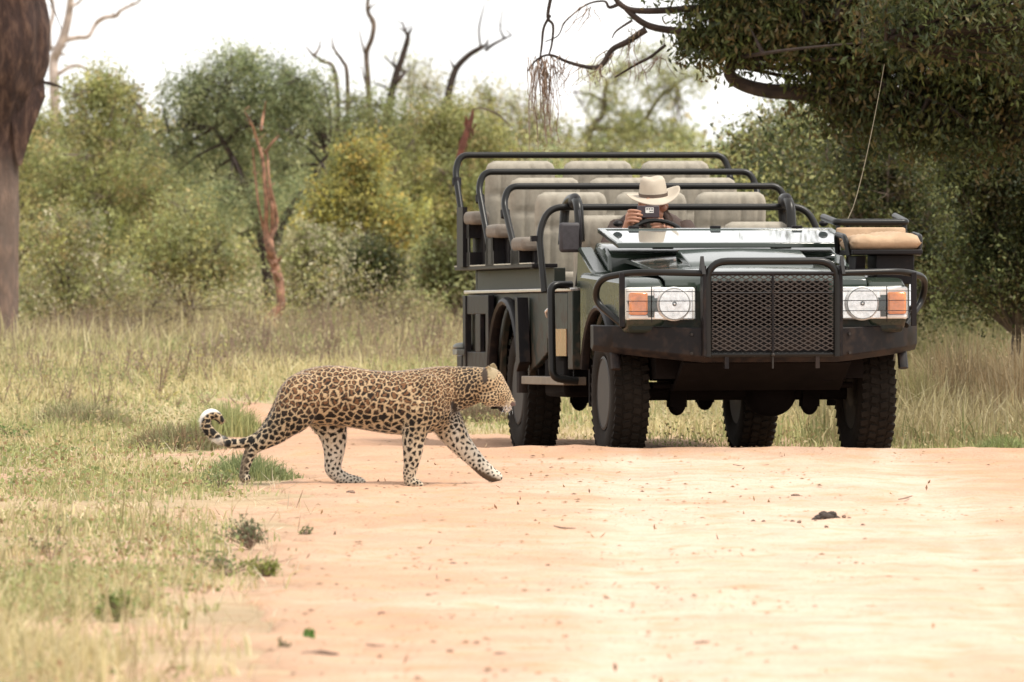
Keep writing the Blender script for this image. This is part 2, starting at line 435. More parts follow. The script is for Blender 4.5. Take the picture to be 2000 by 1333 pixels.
gx, gy, GF = grid(fan((-5, 6), .12, (-900, 900)), fan((24, 92), .14, (-120, 1400)))
gzv = ground_z(gx, gy) - .06 * smooth(.1, .4, road_m(gx, gy))
soil = np.array([.43, .28, .19]) ; grn = np.array([.38, .285, .18])
w = smooth(.35, .65, vnoise(gx, gy, .9, 11))[:, None]
gc = soil * (1 - w) + grn * w
w2 = smooth(56, 62, gy)[:, None]; gc = gc * (1 - w2) + np.array([.36, .30, .17]) * w2
gc = gc * (.85 + .3 * vnoise(gx, gy, .3, 12))[:, None]
def soil_mat(name, stain):
    m, n, b, o = nodes_of(name); a = n.nodes.new('ShaderNodeAttribute'); a.attribute_name = 'Col'
    tc = n.nodes.new('ShaderNodeTexCoord')
    def nz(s, d=6):
        q = n.nodes.new('ShaderNodeTexNoise'); q.inputs['Scale'].default_value = s; q.inputs['Detail'].default_value = d
        n.links.new(tc.outputs['Object'], q.inputs['Vector']); return q
    n1, n2, n3 = nz(4.5), nz(38, 4), nz(130, 3)
    def rng_(src, a0, a1, b0, b1):
        q = n.nodes.new('ShaderNodeMapRange'); q.inputs[1].default_value = a0; q.inputs[2].default_value = a1
        q.inputs[3].default_value = b0; q.inputs[4].default_value = b1; n.links.new(src, q.inputs[0]); return q.outputs[0]
    def mix(f, A, B, mode='MIX'):
        q = n.nodes.new('ShaderNodeMix'); q.data_type = 'RGBA'; q.blend_type = mode
        n.links.new(f, q.inputs['Factor']) if not isinstance(f, float) else setattr(q.inputs['Factor'], 'default_value', f)
        n.links.new(A, q.inputs['A'])
        if isinstance(B, tuple): q.inputs['B'].default_value = B + (1,)
        else: n.links.new(B, q.inputs['B'])
        return q.outputs['Result']
    c = mix(rng_(n1.outputs[0], .5, .68, 0, .55), a.outputs['Color'], stain)
    c = mix(rng_(n2.outputs[0], .56, .74, 0, .55), c, tuple(x * .8 for x in stain))
    c = mix(rng_(n3.outputs[0], .64, .72, 0, .8), c, tuple(x * .45 for x in stain))
    n.links.new(c, b.inputs['Base Color']); b.inputs['Roughness'].default_value = .95; b.inputs['Specular IOR Level'].default_value = .15
    bp = n.nodes.new('ShaderNodeBump'); bp.inputs['Strength'].default_value = .6; bp.inputs['Distance'].default_value = .02
    n.links.new(n2.outputs[0], bp.inputs['Height']); n.links.new(bp.outputs[0], b.inputs['Normal'])
    return m
g = link_mesh('ground', quads_mesh('ground', np.stack([gx, gy, gzv], 1), GF, gc), soil_mat('soil', (.30, .19, .11)), None, 180)
tag(g, kind='structure')

rx, ry, RF = grid(np.arange(-3.0, 7.0, .04), np.concatenate([np.arange(10, 27, .2), np.arange(27, 68, .05)]))
mm = road_m(rx, ry)
relief = (vnoise(rx, ry, .28, 21) - .5) * .018 + (vnoise(rx, ry, .11, 22) - .5) * .012 + (vnoise(rx, ry, .055, 23) - .5) * .007
# tyre ruts: two shallow worn bands following the road
cen = 1.35 + .12 * np.sin(ry * .15)
rut = np.exp(-((rx - (cen - .75)) / .2) ** 2) + np.exp(-((rx - (cen + .75)) / .2) ** 2)
rz = ground_z(rx, ry) + .014 - .012 * rut * smooth(54, 50, ry) + relief * (1 - .5 * rut) - .07 * smooth(.08, -.06, mm)
fr = np.random.default_rng(91)      # paw and hoof prints pressed into the sand
for k in range(170):
    fy = fr.uniform(29, 51.5); fx = fr.uniform(-1.1, 3.2) if k % 3 else -.9 + .12 * fr.normal() + .05 * (fy - 40); s_ = fr.uniform(.05, .085)
    q_ = np.nonzero((np.abs(rx - fx) < .25) & (np.abs(ry - fy) < .25))[0]; d2 = ((rx[q_] - fx) / s_) ** 2 + ((ry[q_] - fy) / (s_ * 1.25)) ** 2
    rz[q_] += -.016 * np.exp(-d2) + .007 * np.exp(-(np.sqrt(d2) - 1.5) ** 2 / .15)
keep = (mm > -.12)[RF].all(1)
RFk = RF[keep]; used = np.unique(RFk); remap = -np.ones(len(rx), int); remap[used] = np.arange(len(used))
cream = np.array([.535, .405, .315]); pink = np.array([.465, .285, .19])
t = np.exp(-((rx - .028 * ry - .12) / 1.15) ** 2) * .95
t = np.clip(t + (vnoise(rx, ry, 1.3, 31) - .5) * .9 + (vnoise(rx, ry, .33, 33) - .5) * .35 - smooth(49, 55, ry) * .35 + rut * (.25 + .7 * (vnoise(rx, ry * .05, .07, 35) - .3)), 0, 1)
rc = pink * (1 - t[:, None]) + cream * t[:, None]
eb = smooth(.45, 0, mm)[:, None]; rc = rc * (1 - eb) + np.array([.43, .28, .19]) * eb
rc = rc * (.90 + .18 * vnoise(rx, ry, .21, 32))[:, None]
rd = link_mesh('dirt_road', quads_mesh('dirt_road', np.stack([rx, ry, rz], 1)[used], remap[RFk], rc[used]), soil_mat('road_sand', (.46, .27, .15)), None, 180)
tag(rd, kind='structure')

# ------------------------------------------------------------------ grass and ground cover
STRAW = [(.60, .52, .29), (.55, .48, .26), (.46, .40, .21), (.65, .58, .36)]
GREEN = [(.37, .39, .17), (.29, .32, .135), (.43, .43, .20), (.34, .34, .16)]
def scatter(n, x0, x1, y0, y1, rng, wid=None):
    y = rng.uniform(y0, y1, n); x = rng.uniform(x0, x1, n)
    return x, y
def stuff(name, V, F, c, m='grass'):
    o = link_mesh(name, quads_mesh(name, V, F, c), M[m], None, 0); o['kind'] = 'stuff'; return o

rng = np.random.default_rng(11)
# short verge grass, left foreground
def tuft_points(n, k, x0, x1, y0, y1, rng, s, ok):
    cx, cy = rng.uniform(x0, x1, n), rng.uniform(y0, y1, n); q = ok(cx, cy); cx, cy = cx[q], cy[q]
    kk = rng.poisson(k, len(cx)) + 2; i = np.repeat(np.arange(len(cx)), kk); sz = rng.uniform(.4, 1.5, len(cx))
    return cx[i] + rng.normal(size=len(i)) * s * sz[i], cy[i] + rng.normal(size=len(i)) * s * sz[i], i, sz
def verge_ok(x, y):
    m = -road_m(x, y); cover = smooth(-.02, .8, m) * (.12 + .95 * smooth(.38, .70, vnoise(x, y, .8, 41))) * (1 - .6 * np.exp(-((y - 44.5) / 1.6) ** 2))
    return (rng.random(len(x)) < cover) & (m > -.03)
x, y, i, sz = tuft_points(8600, 11, -4.6, -.6, 25, 55, rng, .045, verge_ok)
q = y < 55; x, y, i = x[q], y[q], i[q]
h = (.035 + .07 * rng.random(len(x))) * sz[i] * (.8 + 1.2 * smooth(38, 29, y) * smooth(-.9, -1.6, x))
gmix = vnoise(x, y, 1.1, 42) + rng.normal(size=len(x)) * .15 - .35 * smooth(40, 32, y) * smooth(-1.0, -1.5, x)
c = np.where((gmix > .50)[:, None], pal(GREEN, len(x), rng), pal(STRAW, len(x), rng))
V, F, C = blades(np.stack([x, y, ground_z(x, y) - .005], 1), h, .0035, rng, .7, c)
stuff('verge_grass', V, F, C)
# small broad leaves of ground cover in the verge
x, y, i, sz = tuft_points(4200, 12, -4.6, -.6, 25, 55, rng, .05, verge_ok)
n = len(x); P = np.stack([x, y, ground_z(x, y) + rng.uniform(.0, .07, n) * sz[i]], 1)
c = pal([(.30, .32, .12), (.22, .26, .10), (.36, .34, .15), (.34, .23, .13)], n, rng)
V, F, C = leaf_arrays(P, .032, .02, rng, 0, 1.0, c); stuff('verge_ground_cover', V, F, C, 'leaf')
# thin bleached straws leaning over the foreground
n = 1500; x = rng.uniform(-3.2, -.95, n); y = 27 + 16 * rng.random(n) ** 1.4; q = road_m(x, y) < -.25 - .2 * (y > 38); x, y = x[q], y[q]; n = len(x)
V, F, C = blades(np.stack([x, y, ground_z(x, y)], 1), .12 + .24 * rng.random(n), .0028, rng, .7, pal([(.5, .42, .25), (.42, .34, .2), (.3, .27, .13)], n, rng), .9)
stuff('dry_grass_stalks', V, F, C)

# the straw coloured field behind the road
def field_ok(x, y): return (road_m(x, y) < -.08)
n = 185000; y = 54 + 40 * rng.random(n) ** 1.1; x = rng.uniform(-1, 1, n) * (.062 * y + 4.2)
q = field_ok(x, y) & (y + 0 * x > np.where(x < -1.9, 54, 0)); x, y = x[q], y[q]; n = len(x)
big = vnoise(x, y, 2.2, 51)
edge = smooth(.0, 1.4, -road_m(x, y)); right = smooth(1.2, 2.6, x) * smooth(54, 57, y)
h = (.04 + .07 * edge + .07 * smooth(60, 74, y)) * (.35 + 1.3 * big) * rng.uniform(.5, 1.3, n) * (1 + 1.3 * right)
gm = vnoise(x, y, 1.6, 52) * .9 + rng.normal(size=n) * .14 + .15 * smooth(60, 55, y) - .10 * right
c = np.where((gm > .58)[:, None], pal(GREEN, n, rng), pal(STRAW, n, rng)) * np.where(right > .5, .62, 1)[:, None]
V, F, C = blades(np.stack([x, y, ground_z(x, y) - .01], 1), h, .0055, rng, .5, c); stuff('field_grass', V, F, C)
n = 42000; y = 55 + 36 * rng.random(n); x = rng.uniform(-1, 1, n) * (.062 * y + 1.3); q = field_ok(x, y); x, y = x[q], y[q]; n = len(x)
P = np.stack([x, y, ground_z(x, y) + rng.uniform(.02, .17, n) * (.4 + .8 * vnoise(x, y, 2.2, 51))], 1)
V, F, C = leaf_arrays(P, .03, .014, rng, 0, .4, pal([(.45, .36, .2), (.28, .28, .12), (.34, .26, .14), (.2, .22, .09)], n, rng)); stuff('field_weeds', V, F, C, 'leaf')

def tuft(name, label, px, py, wpx, hpx, n, palette, seed, lean=.5, leaves=0):
    p = on_ground(px, py); s = p.y / FPX; r = np.random.default_rng(seed)
    X = r.normal(size=n) * wpx * s * .27; Y = r.normal(size=n) * wpx * s * .3
    zz = ground_z(X + p.x, Y + p.y) - p.z - .01
    hh = hpx * s * r.uniform(.5, 1.15, n) * np.exp(-(X / (wpx * s * .5)) ** 2)
    V, F, C = blades(np.stack([X, Y, zz], 1), hh, .004, r, lean, pal(palette, n, r, .3))
    t = thing(name, label, 'grass tuft' if 'tuft' in name else 'plant', p)
    link_mesh('blades', quads_mesh('blades', V, F, C), M['grass'], t, 0)['kind'] = 'stuff'
    if leaves:
        P = np.stack([r.normal(size=leaves) * wpx * s * .3, r.normal(size=leaves) * wpx * s * .3, r.uniform(.1, 1, leaves) * hpx * s], 1)
        V, F, C = leaf_arrays(P, .022, .012, r, 0, .5, pal(palette, leaves, r, .3)); link_mesh('leaves', quads_mesh('leaves', V, F, C), M['leaf'], t, 0)['kind'] = 'stuff'
    return t
MIX = [(.30, .30, .15), (.24, .25, .12), (.36, .32, .19), (.25, .19, .12)]
tuft('grass_tuft', 'broad grey-green grass tuft on the left verge, under the big tree trunk', 150, 835, 250, 62, 1500, MIX, 61, .9)
tuft('grass_tuft', 'dark low grass tuft just left of the leopard\'s curled tail', 345, 880, 210, 62, 1500, [(.2, .2, .1), (.26, .25, .13), (.26, .18, .11)], 62, .9)
tuft('grass_tuft', 'fresh green grass clump where the road bends away behind the leopard\'s tail', 440, 855, 170, 75, 1900, GREEN, 63)
tuft('grass_tuft', 'thin green grass growing round the leopard\'s hind paw', 480, 935, 190, 55, 1500, [(.2, .24, .11), (.26, .29, .13)], 64, .8)
tuft('grass_tuft', 'bright green grass patch at the right edge of the photo beside the road', 1960, 885, 130, 40, 1400, [(.24, .29, .11), (.3, .32, .15)], 65, .9)
tuft('dry_grass_tuft', 'tall dry grass stand to the right of the vehicle under the dark trees', 1880, 840, 330, 185, 1900, [(.3, .22, .12), (.34, .27, .16), (.22, .17, .1)], 66, .3, 300)
tuft('dry_grass_tuft', 'dry brown grass stand reaching the right edge of the photo', 2010, 850, 260, 200, 1400, [(.3, .22, .12), (.36, .29, .18)], 67, .3, 200)
tuft('dry_grass_tuft', 'dry stalky grass seen just behind the right front wheel', 1790, 850, 180, 150, 900, [(.3, .24, .13), (.28, .26, .12)], 68, .3)
tuft('grass_tuft', 'dark grassy bank behind the leopard\'s head', 935, 822, 150, 38, 1500, [(.22, .19, .11), (.18, .12, .08)], 69, .8)

# ------------------------------------------------------------------ thickets that read as one mass
rng = np.random.default_rng(23)
def thicket(name, prof, d0, d1, n_cl, per, L, W, palette, seed, sigma=.12, x_pad=0):
    """clumps filling the height profile prof [(px, top row)] between distances d0 and d1"""
    r = np.random.default_rng(seed); xs = [p[0] for p in prof]; ys = [p[1] for p in prof]
    px = r.uniform(xs[0], xs[-1], n_cl); d = r.uniform(d0, d1, n_cl); X = (px - 1000) * d / FPX
    top = HCAM - (np.interp(px, xs, ys) - HOR) * d / FPX + (vnoise(px, d, 60, seed) - .5) * .5 * (d / 95)
    base = ground_z(X, d) + .05; Z = base + (top - base) * r.random(n_cl) ** .8
    CC = np.stack([X, d, Z], 1); sz = r.uniform(.6, 1.5, n_cl)
    C = np.repeat(CC, per, 0) + r.normal(size=(n_cl * per, 3)) * sigma * np.repeat(sz, per)[:, None]
    C[:, 2] = np.maximum(C[:, 2], ground_z(C[:, 0], C[:, 1]) + .02)
    cols = np.repeat(pal(palette, n_cl, r, .3), per, 0) * r.uniform(.7, 1.3, (n_cl * per, 1))
    V, F, c = leaf_arrays(C, L, W, r, 0, .5, np.clip(cols, 0, 1)); return stuff(name, V, F, c, 'leaf')
thicket('bush_thicket', [(-2600, 240), (-700, 230), (-100, 230), (60, 215), (200, 190), (320, 230), (500, 210), (660, 220), (760, 225), (900, 235), (1000, 285), (1120, 300), (1400, 330), (1500, 260), (1700, 200), (2700, 180)], 93, 99, 6000, 38, .062, .036, OL + PALE[:2] + GG, 71)
thicket('far_bush', [(-6000, 300), (900, 300), (1050, 305), (1400, 318), (2000, 290), (7000, 300)], 135, 150, 5400, 22, .16, .1, OL + GG, 72, .3)
thicket('undergrowth', [(-2000, 560), (60, 560), (250, 540), (420, 560), (640, 520), (800, 540), (950, 560), (1300, 640), (1750, 640), (2400, 600)], 80, 89, 2500, 34, .04, .02, OL + PALE + BRN, 73, .09)
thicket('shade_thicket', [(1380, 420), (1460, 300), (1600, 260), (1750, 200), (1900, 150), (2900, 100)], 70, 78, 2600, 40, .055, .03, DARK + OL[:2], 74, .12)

# low scrub and old grass that hides the feet of the bushes
r_ = np.random.default_rng(88)
def low_scrub(name, n_cl, px0, px1, d0, d1, hmax, palette, seed, per=34, L=.035, W=.012):
    r = np.random.default_rng(seed); px = r.uniform(px0, px1, n_cl); d = r.uniform(d0, d1, n_cl); X = (px - 1000) * d / FPX
    q = vnoise(X, d, 1.1, seed) > .38; X, d = X[q], d[q]; n_ = len(X); hh = hmax * (.3 + .9 * vnoise(X, d, .8, seed + 1)) * r.uniform(.4, 1.1, n_)
    i = np.repeat(np.arange(n_), per); sp = .10; t_ = r.random(len(i)) ** .8; an = r.uniform(0, 6.28, len(i))
    C = np.stack([X[i] + np.cos(an) * sp * t_ * 1.3, d[i] + np.sin(an) * sp * t_, ground_z(X[i], d[i]) + hh[i] * t_], 1)
    cols = np.repeat(pal(palette, n_, r, .3), per, 0) * r.uniform(.7, 1.3, (len(i), 1)); V, F, c = leaf_arrays(C, L, W, r, -.5, .3, np.clip(cols, 0, 1)); stuff(name, V, F, c, 'leaf')
    k = 5; A = np.stack([X, d, ground_z(X, d)], 1)[np.repeat(np.arange(n_), k)]; an = r.uniform(0, 6.28, len(A)); B = A + np.stack([np.cos(an) * sp, np.sin(an) * sp, np.repeat(hh, k) * r.uniform(.8, 1.25, len(A))], 1)
    V, F = sticks(A, B, .004, .0015); stuff(name + '_stems', V, F, None, 'twig')
low_scrub('brown_scrub', 900, -150, 520, 69, 82, .42, BRN + [(.33, .24, .2), (.28, .26, .16)], 301)
low_scrub('low_scrub', 1000, 380, 1020, 70, 84, .42, [(.44, .38, .22), (.34, .32, .16), (.28, .29, .13), (.38, .3, .18)], 302)
low_scrub('green_scrub', 420, -100, 980, 64, 80, .3, OL + [(.36, .38, .18)], 303)
rr_ = np.random.default_rng(89); n = 26000; y = rr_.uniform(71, 88, n); x = rr_.uniform(-5.4, 5.2, n); q = vnoise(x, y, 1.3, 95) > .42; x, y = x[q], y[q]; n = len(x)
V, F, C = blades(np.stack([x, y, ground_z(x, y)], 1), (.12 + .36 * vnoise(x, y, .9, 96)) * rr_.uniform(.5, 1.2, n), .0055, rr_, .45, pal(STRAW + [(.4, .36, .2), (.34, .27, .17)], n, rr_)); stuff('tall_old_grass', V, F, C)
# broken straw lying in the verge
n = 9000; y = rr_.uniform(27, 54, n); x = rr_.uniform(-4.2, -.7, n); q = (-road_m(x, y) > -.05) & (rr_.random(n) < .35 + .5 * vnoise(x, y, .5, 97)); x, y = x[q], y[q]; n = len(x)
V, F, C = leaf_arrays(np.stack([x, y, ground_z(x, y) + rr_.uniform(.006, .05, n)], 1), .13, .005, rr_, 0, 2.2, pal([(.55, .47, .3), (.42, .33, .2), (.3, .22, .14), (.6, .54, .4)], n, rr_)); stuff('fallen_straw', V, F, C, 'leaf')

# ------------------------------------------------------------------ single bushes and trees of the left and middle background
def G(px, d): x = (px - 1000) * d / FPX; return (x, d, gz(x, d) - .03)
plant('bush', 'olive green bush with a domed top right behind the thick tree trunk', 'bush', G(190, 90),
      [lobe(200, 270, 130, 120, 90, 230), lobe(200, 175, 75, 45, 90, 70), lobe(110, 380, 110, 120, 89, 150), lobe(260, 400, 110, 130, 89, 170), lobe(180, 500, 150, 90, 88, 150)], 42, palette=OL + YEL[2:3], seed=1)
plant('bush', 'yellow-green bush half hidden by the thick tree trunk at the left edge', 'bush', G(40, 92),
      [lobe(60, 290, 90, 110, 92, 130), lobe(0, 420, 130, 150, 92, 170), lobe(-90, 330, 130, 150, 92, 150)], 40, palette=OL + YEL[1:3], seed=2)
plant('acacia_tree', 'broad rounded dark green tree, the tallest crown of the left background', 'tree', G(545, 88),
      [lobe(470, 190, 140, 85, 88, 260), lobe(385, 185, 85, 60, 88.3, 110), lobe(560, 220, 110, 90, 88, 190), lobe(470, 125, 70, 38, 88, 70), lobe(395, 290, 110, 90, 88.4, 150), lobe(600, 180, 75, 55, 88, 80), lobe(520, 320, 120, 70, 88.6, 110), lobe(440, 395, 75, 60, 87, 60), lobe(600, 400, 70, 60, 87, 55), lobe(510, 400, 50, 60, 87.4, 40)],
      42, L=.04, W=.014, palette=GG, sigma=.085, bark='bark_dark', trunk=.06, limbs=3, limb_r=.016, seed=3,
      stems=[([at(535, 650, 88), at(522, 540, 88), at(505, 440, 88), at(470, 340, 88), at(420, 250, 88)], [.055, .05, .04, .02]),
             ([at(525, 520, 88), at(555, 430, 88), at(605, 360, 88), at(640, 300, 88)], [.045, .04, .02])])
plant('bush', 'feathery light green tree between the rounded dark tree and the two bare snags', 'tree', G(700, 91),
      [lobe(700, 240, 95, 75, 91, 160), lobe(650, 330, 90, 90, 91, 120), lobe(790, 270, 90, 75, 91.5, 110)], 40, L=.045, W=.012, palette=[(.25, .27, .10), (.29, .29, .12), (.22, .25, .10)], seed=4)
plant('bush', 'bush turning yellow, with the brightest leaves of the background', 'bush', G(705, 86),
      [lobe(705, 315, 50, 45, 86, 75), lobe(690, 390, 90, 75, 86, 150), lobe(760, 430, 80, 70, 86.4, 100), lobe(640, 420, 60, 55, 86, 60)], 42, palette=YEL + OL[:4], seed=5)
plant('bush', 'large green bush standing left of the vehicle behind the hanging red-brown branch', 'bush', G(870, 90),
      [lobe(860, 270, 110, 80, 90, 170), lobe(930, 300, 90, 90, 90.5, 140), lobe(830, 380, 110, 90, 89.5, 170), lobe(920, 430, 100, 100, 89.5, 170)], 40, palette=OL + YEL[1:3], seed=6)
plant('bush', 'small dark green bush in front of the grey thicket, halfway between orange trunk and vehicle', 'bush', G(745, 83),
      [lobe(745, 530, 52, 42, 83, 90), lobe(725, 500, 30, 25, 83, 25)], 42, palette=DARK, seed=7, trunk=.03)
plant('bush', 'dark bush spreading low beside the left rear corner of the vehicle', 'bush', G(890, 82),
      [lobe(870, 525, 70, 50, 82, 90), lobe(930, 550, 80, 65, 82, 100)], 40, palette=DARK[3:] + OL[2:3], seed=8, trunk=.03)
plant('bush', 'pale-leaved low bush close to the right side of the orange trunk', 'bush', G(630, 84),
      [lobe(610, 500, 65, 60, 84, 85), lobe(680, 520, 75, 60, 84, 80), lobe(600, 570, 60, 40, 84, 45)], 34, L=.05, W=.026, palette=PALE + OL[:1], seed=9, trunk=.03)
plant('bush', 'grey-leaved bush growing low at the foot of the rounded dark tree', 'bush', G(380, 84),
      [lobe(360, 460, 95, 75, 84, 120), lobe(430, 530, 75, 60, 84, 70), lobe(300, 530, 80, 60, 84, 80)], 34, L=.045, W=.022, palette=OL + PALE[1:2], seed=10, trunk=.03)
plant('bush', 'loose bush with pale scattered leaves right of the thick tree trunk', 'bush', G(140, 82),
      [lobe(120, 470, 90, 80, 82, 100), lobe(200, 560, 100, 60, 82, 90), lobe(90, 580, 70, 55, 82, 60)], 32, L=.045, W=.022, palette=OL + PALE, seed=11, trunk=.03)
plant('dry_bush', 'leafless grey-brown brush heap low between the left trees and the grass', 'bush', G(250, 80),
      [lobe(230, 615, 130, 40, 80, 90), lobe(370, 600, 90, 35, 80, 50)], 22, L=.035, W=.008, palette=BRN, seed=12, trunk=.025, crown_name='dry_leaves')
plant('dry_bush', 'thin brown twiggy bush in the straw grass behind the leopard\'s back', 'bush', G(775, 79),
      [lobe(760, 600, 70, 50, 79, 60), lobe(800, 640, 40, 40, 79, 30)], 20, L=.03, W=.01, palette=BRN + OL[:1], seed=13, trunk=.02, crown_name='dry_leaves')
plant('far_tree', 'thin pale tree crown rising behind the two bare snags', 'tree', G(820, 112),
      [lobe(830, 190, 75, 60, 112, 70), lobe(800, 150, 50, 45, 112, 30), lobe(900, 240, 110, 60, 112, 70)], 30, L=.05, W=.018, palette=PALE, seed=14, shell=.6, sigma=.13)
plant('far_tree', 'hazy green tree whose top shows between the snag and the hanging vines', 'tree', G(1000, 110),
      [lobe(1000, 225, 80, 55, 110, 70), lobe(950, 190, 55, 35, 110, 30), lobe(1060, 270, 90, 50, 110, 80), lobe(960, 280, 110, 60, 110, 90)], 30, L=.05, W=.02, palette=PALE[1:2] + OL, seed=15, shell=.6, sigma=.13)
ac = []
for (px, py, rx_, ry_, n_) in [(1260, 110, 60, 22, 26), (1200, 150, 75, 25, 40), (1310, 150, 85, 18, 40), (1180, 200, 55, 24, 28), (1290, 190, 60, 22, 28), (1250, 260, 110, 28, 90), (1170, 285, 80, 28, 60), (1330, 280, 60, 25, 50), (1370, 150, 40, 12, 14), (1220, 230, 50, 18, 20)]:
    ac.append(lobe(px, py, rx_, ry_, 120, n_))
plant('acacia_tree', 'pale airy acacia with layered branches against the sky above the vehicle', 'tree', G(1190, 120), ac, 34, L=.06, W=.02, palette=[(.34, .36, .14), (.29, .32, .14), (.38, .37, .17)],
      sigma=.12, seed=16, shell=.5, trunk=.035, limbs=2, bark='bark_grey', stems=[
      ([at(1150, 560, 120), at(1150, 300, 120), at(1155, 250, 120), at(1180, 220, 120), at(1185, 160, 120), at(1240, 120, 120)], [.07, .04, .03, .012]),
      ([at(1155, 250, 120), at(1240, 250, 120), at(1290, 190, 120), at(1340, 150, 120)], [.04, .03, .015]),
      ([at(1180, 205, 120), at(1165, 190, 120), at(1120, 178, 120)], [.03, .02, .01])])
plant('bush', 'grey-green tree with bushy top just right of the vehicle\'s roll bars', 'tree', G(1560, 76),
      [lobe(1560, 270, 100, 80, 76, 190), lobe(1470, 330, 75, 70, 76, 120), lobe(1600, 380, 140, 90, 76, 220), lobe(1500, 440, 90, 80, 76, 130), lobe(1560, 520, 200, 90, 76, 200)], 42, L=.04, W=.018, palette=OL[2:] + GG[:2], seed=17, trunk=.05)
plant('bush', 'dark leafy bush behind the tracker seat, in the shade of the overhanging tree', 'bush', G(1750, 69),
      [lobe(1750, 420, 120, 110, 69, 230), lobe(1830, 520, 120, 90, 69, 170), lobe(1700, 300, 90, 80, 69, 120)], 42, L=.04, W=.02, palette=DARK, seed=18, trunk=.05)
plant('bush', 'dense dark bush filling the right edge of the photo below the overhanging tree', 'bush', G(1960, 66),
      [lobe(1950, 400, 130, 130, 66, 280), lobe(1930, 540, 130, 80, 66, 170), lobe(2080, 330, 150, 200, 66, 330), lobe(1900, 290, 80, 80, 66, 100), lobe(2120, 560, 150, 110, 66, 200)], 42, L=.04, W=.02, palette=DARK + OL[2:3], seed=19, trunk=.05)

# ------------------------------------------------------------------ the big overhanging tree at the right
rng = np.random.default_rng(31)
DT = 63.0
ot = [lobe(1470, 45, 110, 55, DT, 170), lobe(1400, 75, 85, 35, DT, 90), lobe(1560, 40, 140, 90, DT, 260), lobe(1700, 90, 150, 120, DT, 330), lobe(1840, 70, 150, 120, DT, 320),
      lobe(1960, 130, 130, 140, DT, 300), lobe(1640, 190, 90, 50, DT, 90), lobe(1760, 230, 120, 60, DT, 130), lobe(1900, 230, 120, 70, DT, 170), lobe(1600, -110, 260, 120, DT, 330), lobe(1900, -110, 300, 140, DT, 420),
      lobe(2250, 0, 300, 200, DT, 500), lobe(1380, -40, 110, 45, DT, 70), lobe(1850, 20, 200, 100, DT - 1.6, 240), lobe(2150, 60, 220, 160, DT - 1.8, 300)]
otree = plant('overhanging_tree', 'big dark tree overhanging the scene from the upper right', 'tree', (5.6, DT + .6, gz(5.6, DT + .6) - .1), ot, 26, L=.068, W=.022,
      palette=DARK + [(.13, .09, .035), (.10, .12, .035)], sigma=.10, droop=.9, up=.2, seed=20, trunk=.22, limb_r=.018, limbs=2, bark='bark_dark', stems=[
      ([(5.6, DT + .6, -.1), (5.4, DT + .4, 1.2), (5.0, DT + .2, 2.3), (4.8, DT, 4.2)], [.26, .22, .2, .12]),
      ([(5.3, DT + .3, 1.4), at(2150, 290, DT), at(1900, 230, DT), at(1720, 200, DT), at(1570, 182, DT), at(1500, 178, DT), at(1450, 165, DT), at(1425, 145, DT), at(1430, 115, DT), at(1415, 60, DT), at(1380, 0, DT)], [.14, .12, .09, .075, .055, .05, .045, .04, .03, .02]),
      ([(4.9, DT, 3.2), at(1900, -90, DT + .5), at(1600, -40, DT + .5), at(1450, 5, DT + .2), at(1340, 18, DT), at(1250, 22, DT), at(1215, 12, DT), at(1195, -12, DT)], [.05, .035, .025, .025, .02, .018]),
      ([at(1600, 90, DT), at(1450, 75, DT), at(1330, 62, DT), at(1270, 52, DT), at(1235, 30, DT), at(1210, 5, DT)], [.03, .028, .026, .022, .013]),
      ([at(1262, 58, DT), at(1225, 82, DT), at(1195, 98, DT), at(1175, 128, DT), at(1150, 132, DT), at(1110, 122, DT), at(1075, 108, DT), at(1050, 116, DT), at(1030, 140, DT)], [.025, .02, .018, .012, .008, .005]),
      ([at(1210, 8, DT), at(1190, 15, DT), at(1180, 3, DT), at(1145, 10, DT), at(1105, 42, DT), at(1090, 70, DT), at(1065, 82, DT)], [.015, .008, .005, .004]),
      ([at(1085, -40, DT), at(1075, 0, DT), at(1070, 35, DT), at(1080, 50, DT), at(1078, 85, DT), at(1072, 108, DT)], [.014, .012, .009, .006]),
      ([at(1075, 30, DT), at(1062, 55, DT), at(1058, 90, DT), at(1054, 120, DT)], [.01, .009, .006]),
      ([at(1235, 40, DT), at(1205, 60, DT), at(1195, 75, DT)], [.01, .004]),
      ([at(1300, 88, DT), at(1270, 112, DT), at(1240, 128, DT), at(1200, 152, DT)], [.012, .01, .006])])
# drooping dead twigs and creepers hanging from the branch tips
mb = MB(); rs = random.Random(5)
for k in range(46):
    px = rs.gauss(1062, 13); py = 108 + rs.random() * 25; x0 = px; L_ = rs.uniform(50, 175)
    pts = [at(px, py, DT)]
    for j in range(5): px += rs.gauss(1.0, 4.5); py += L_ / 5; pts.append(at(px, py, DT + rs.gauss(0, .04)))
    mb.tube(pts, [.0035, .0018], 4)
for k in range(60):
    a = rs.choice([(1195, 100), (1110, 122), (1140, 130), (1175, 125), (1250, 60), (1230, 80), (1150, 12), (1240, 120), (1090, 110), (1280, 110)])
    px, py = a[0] + rs.gauss(0, 8), a[1] + rs.gauss(0, 3); pts = [at(px, py, DT)]; dx = rs.gauss(-3, 7)
    for j in range(4): px += dx + rs.gauss(0, 4); py += rs.uniform(4, 17); pts.append(at(px, py, DT + rs.gauss(0, .05)))
    mb.tube(pts, [.0038, .0015], 4)
v = mb.build('hanging_vine', M['twig'])
tag(v, 'dry creepers and twigs hanging in a curtain from the tips of the overhanging branches', 'vine')
lo = []
for k in range(240):
    c = rs.choice([(1062, 215, 15, 45), (1058, 250, 24, 30), (1165, 140, 14, 12), (1235, 70, 10, 8)])
    lo.append(at(rs.gauss(c[0], c[2]), rs.gauss(c[1], c[3]), DT + rs.gauss(0, .08)))
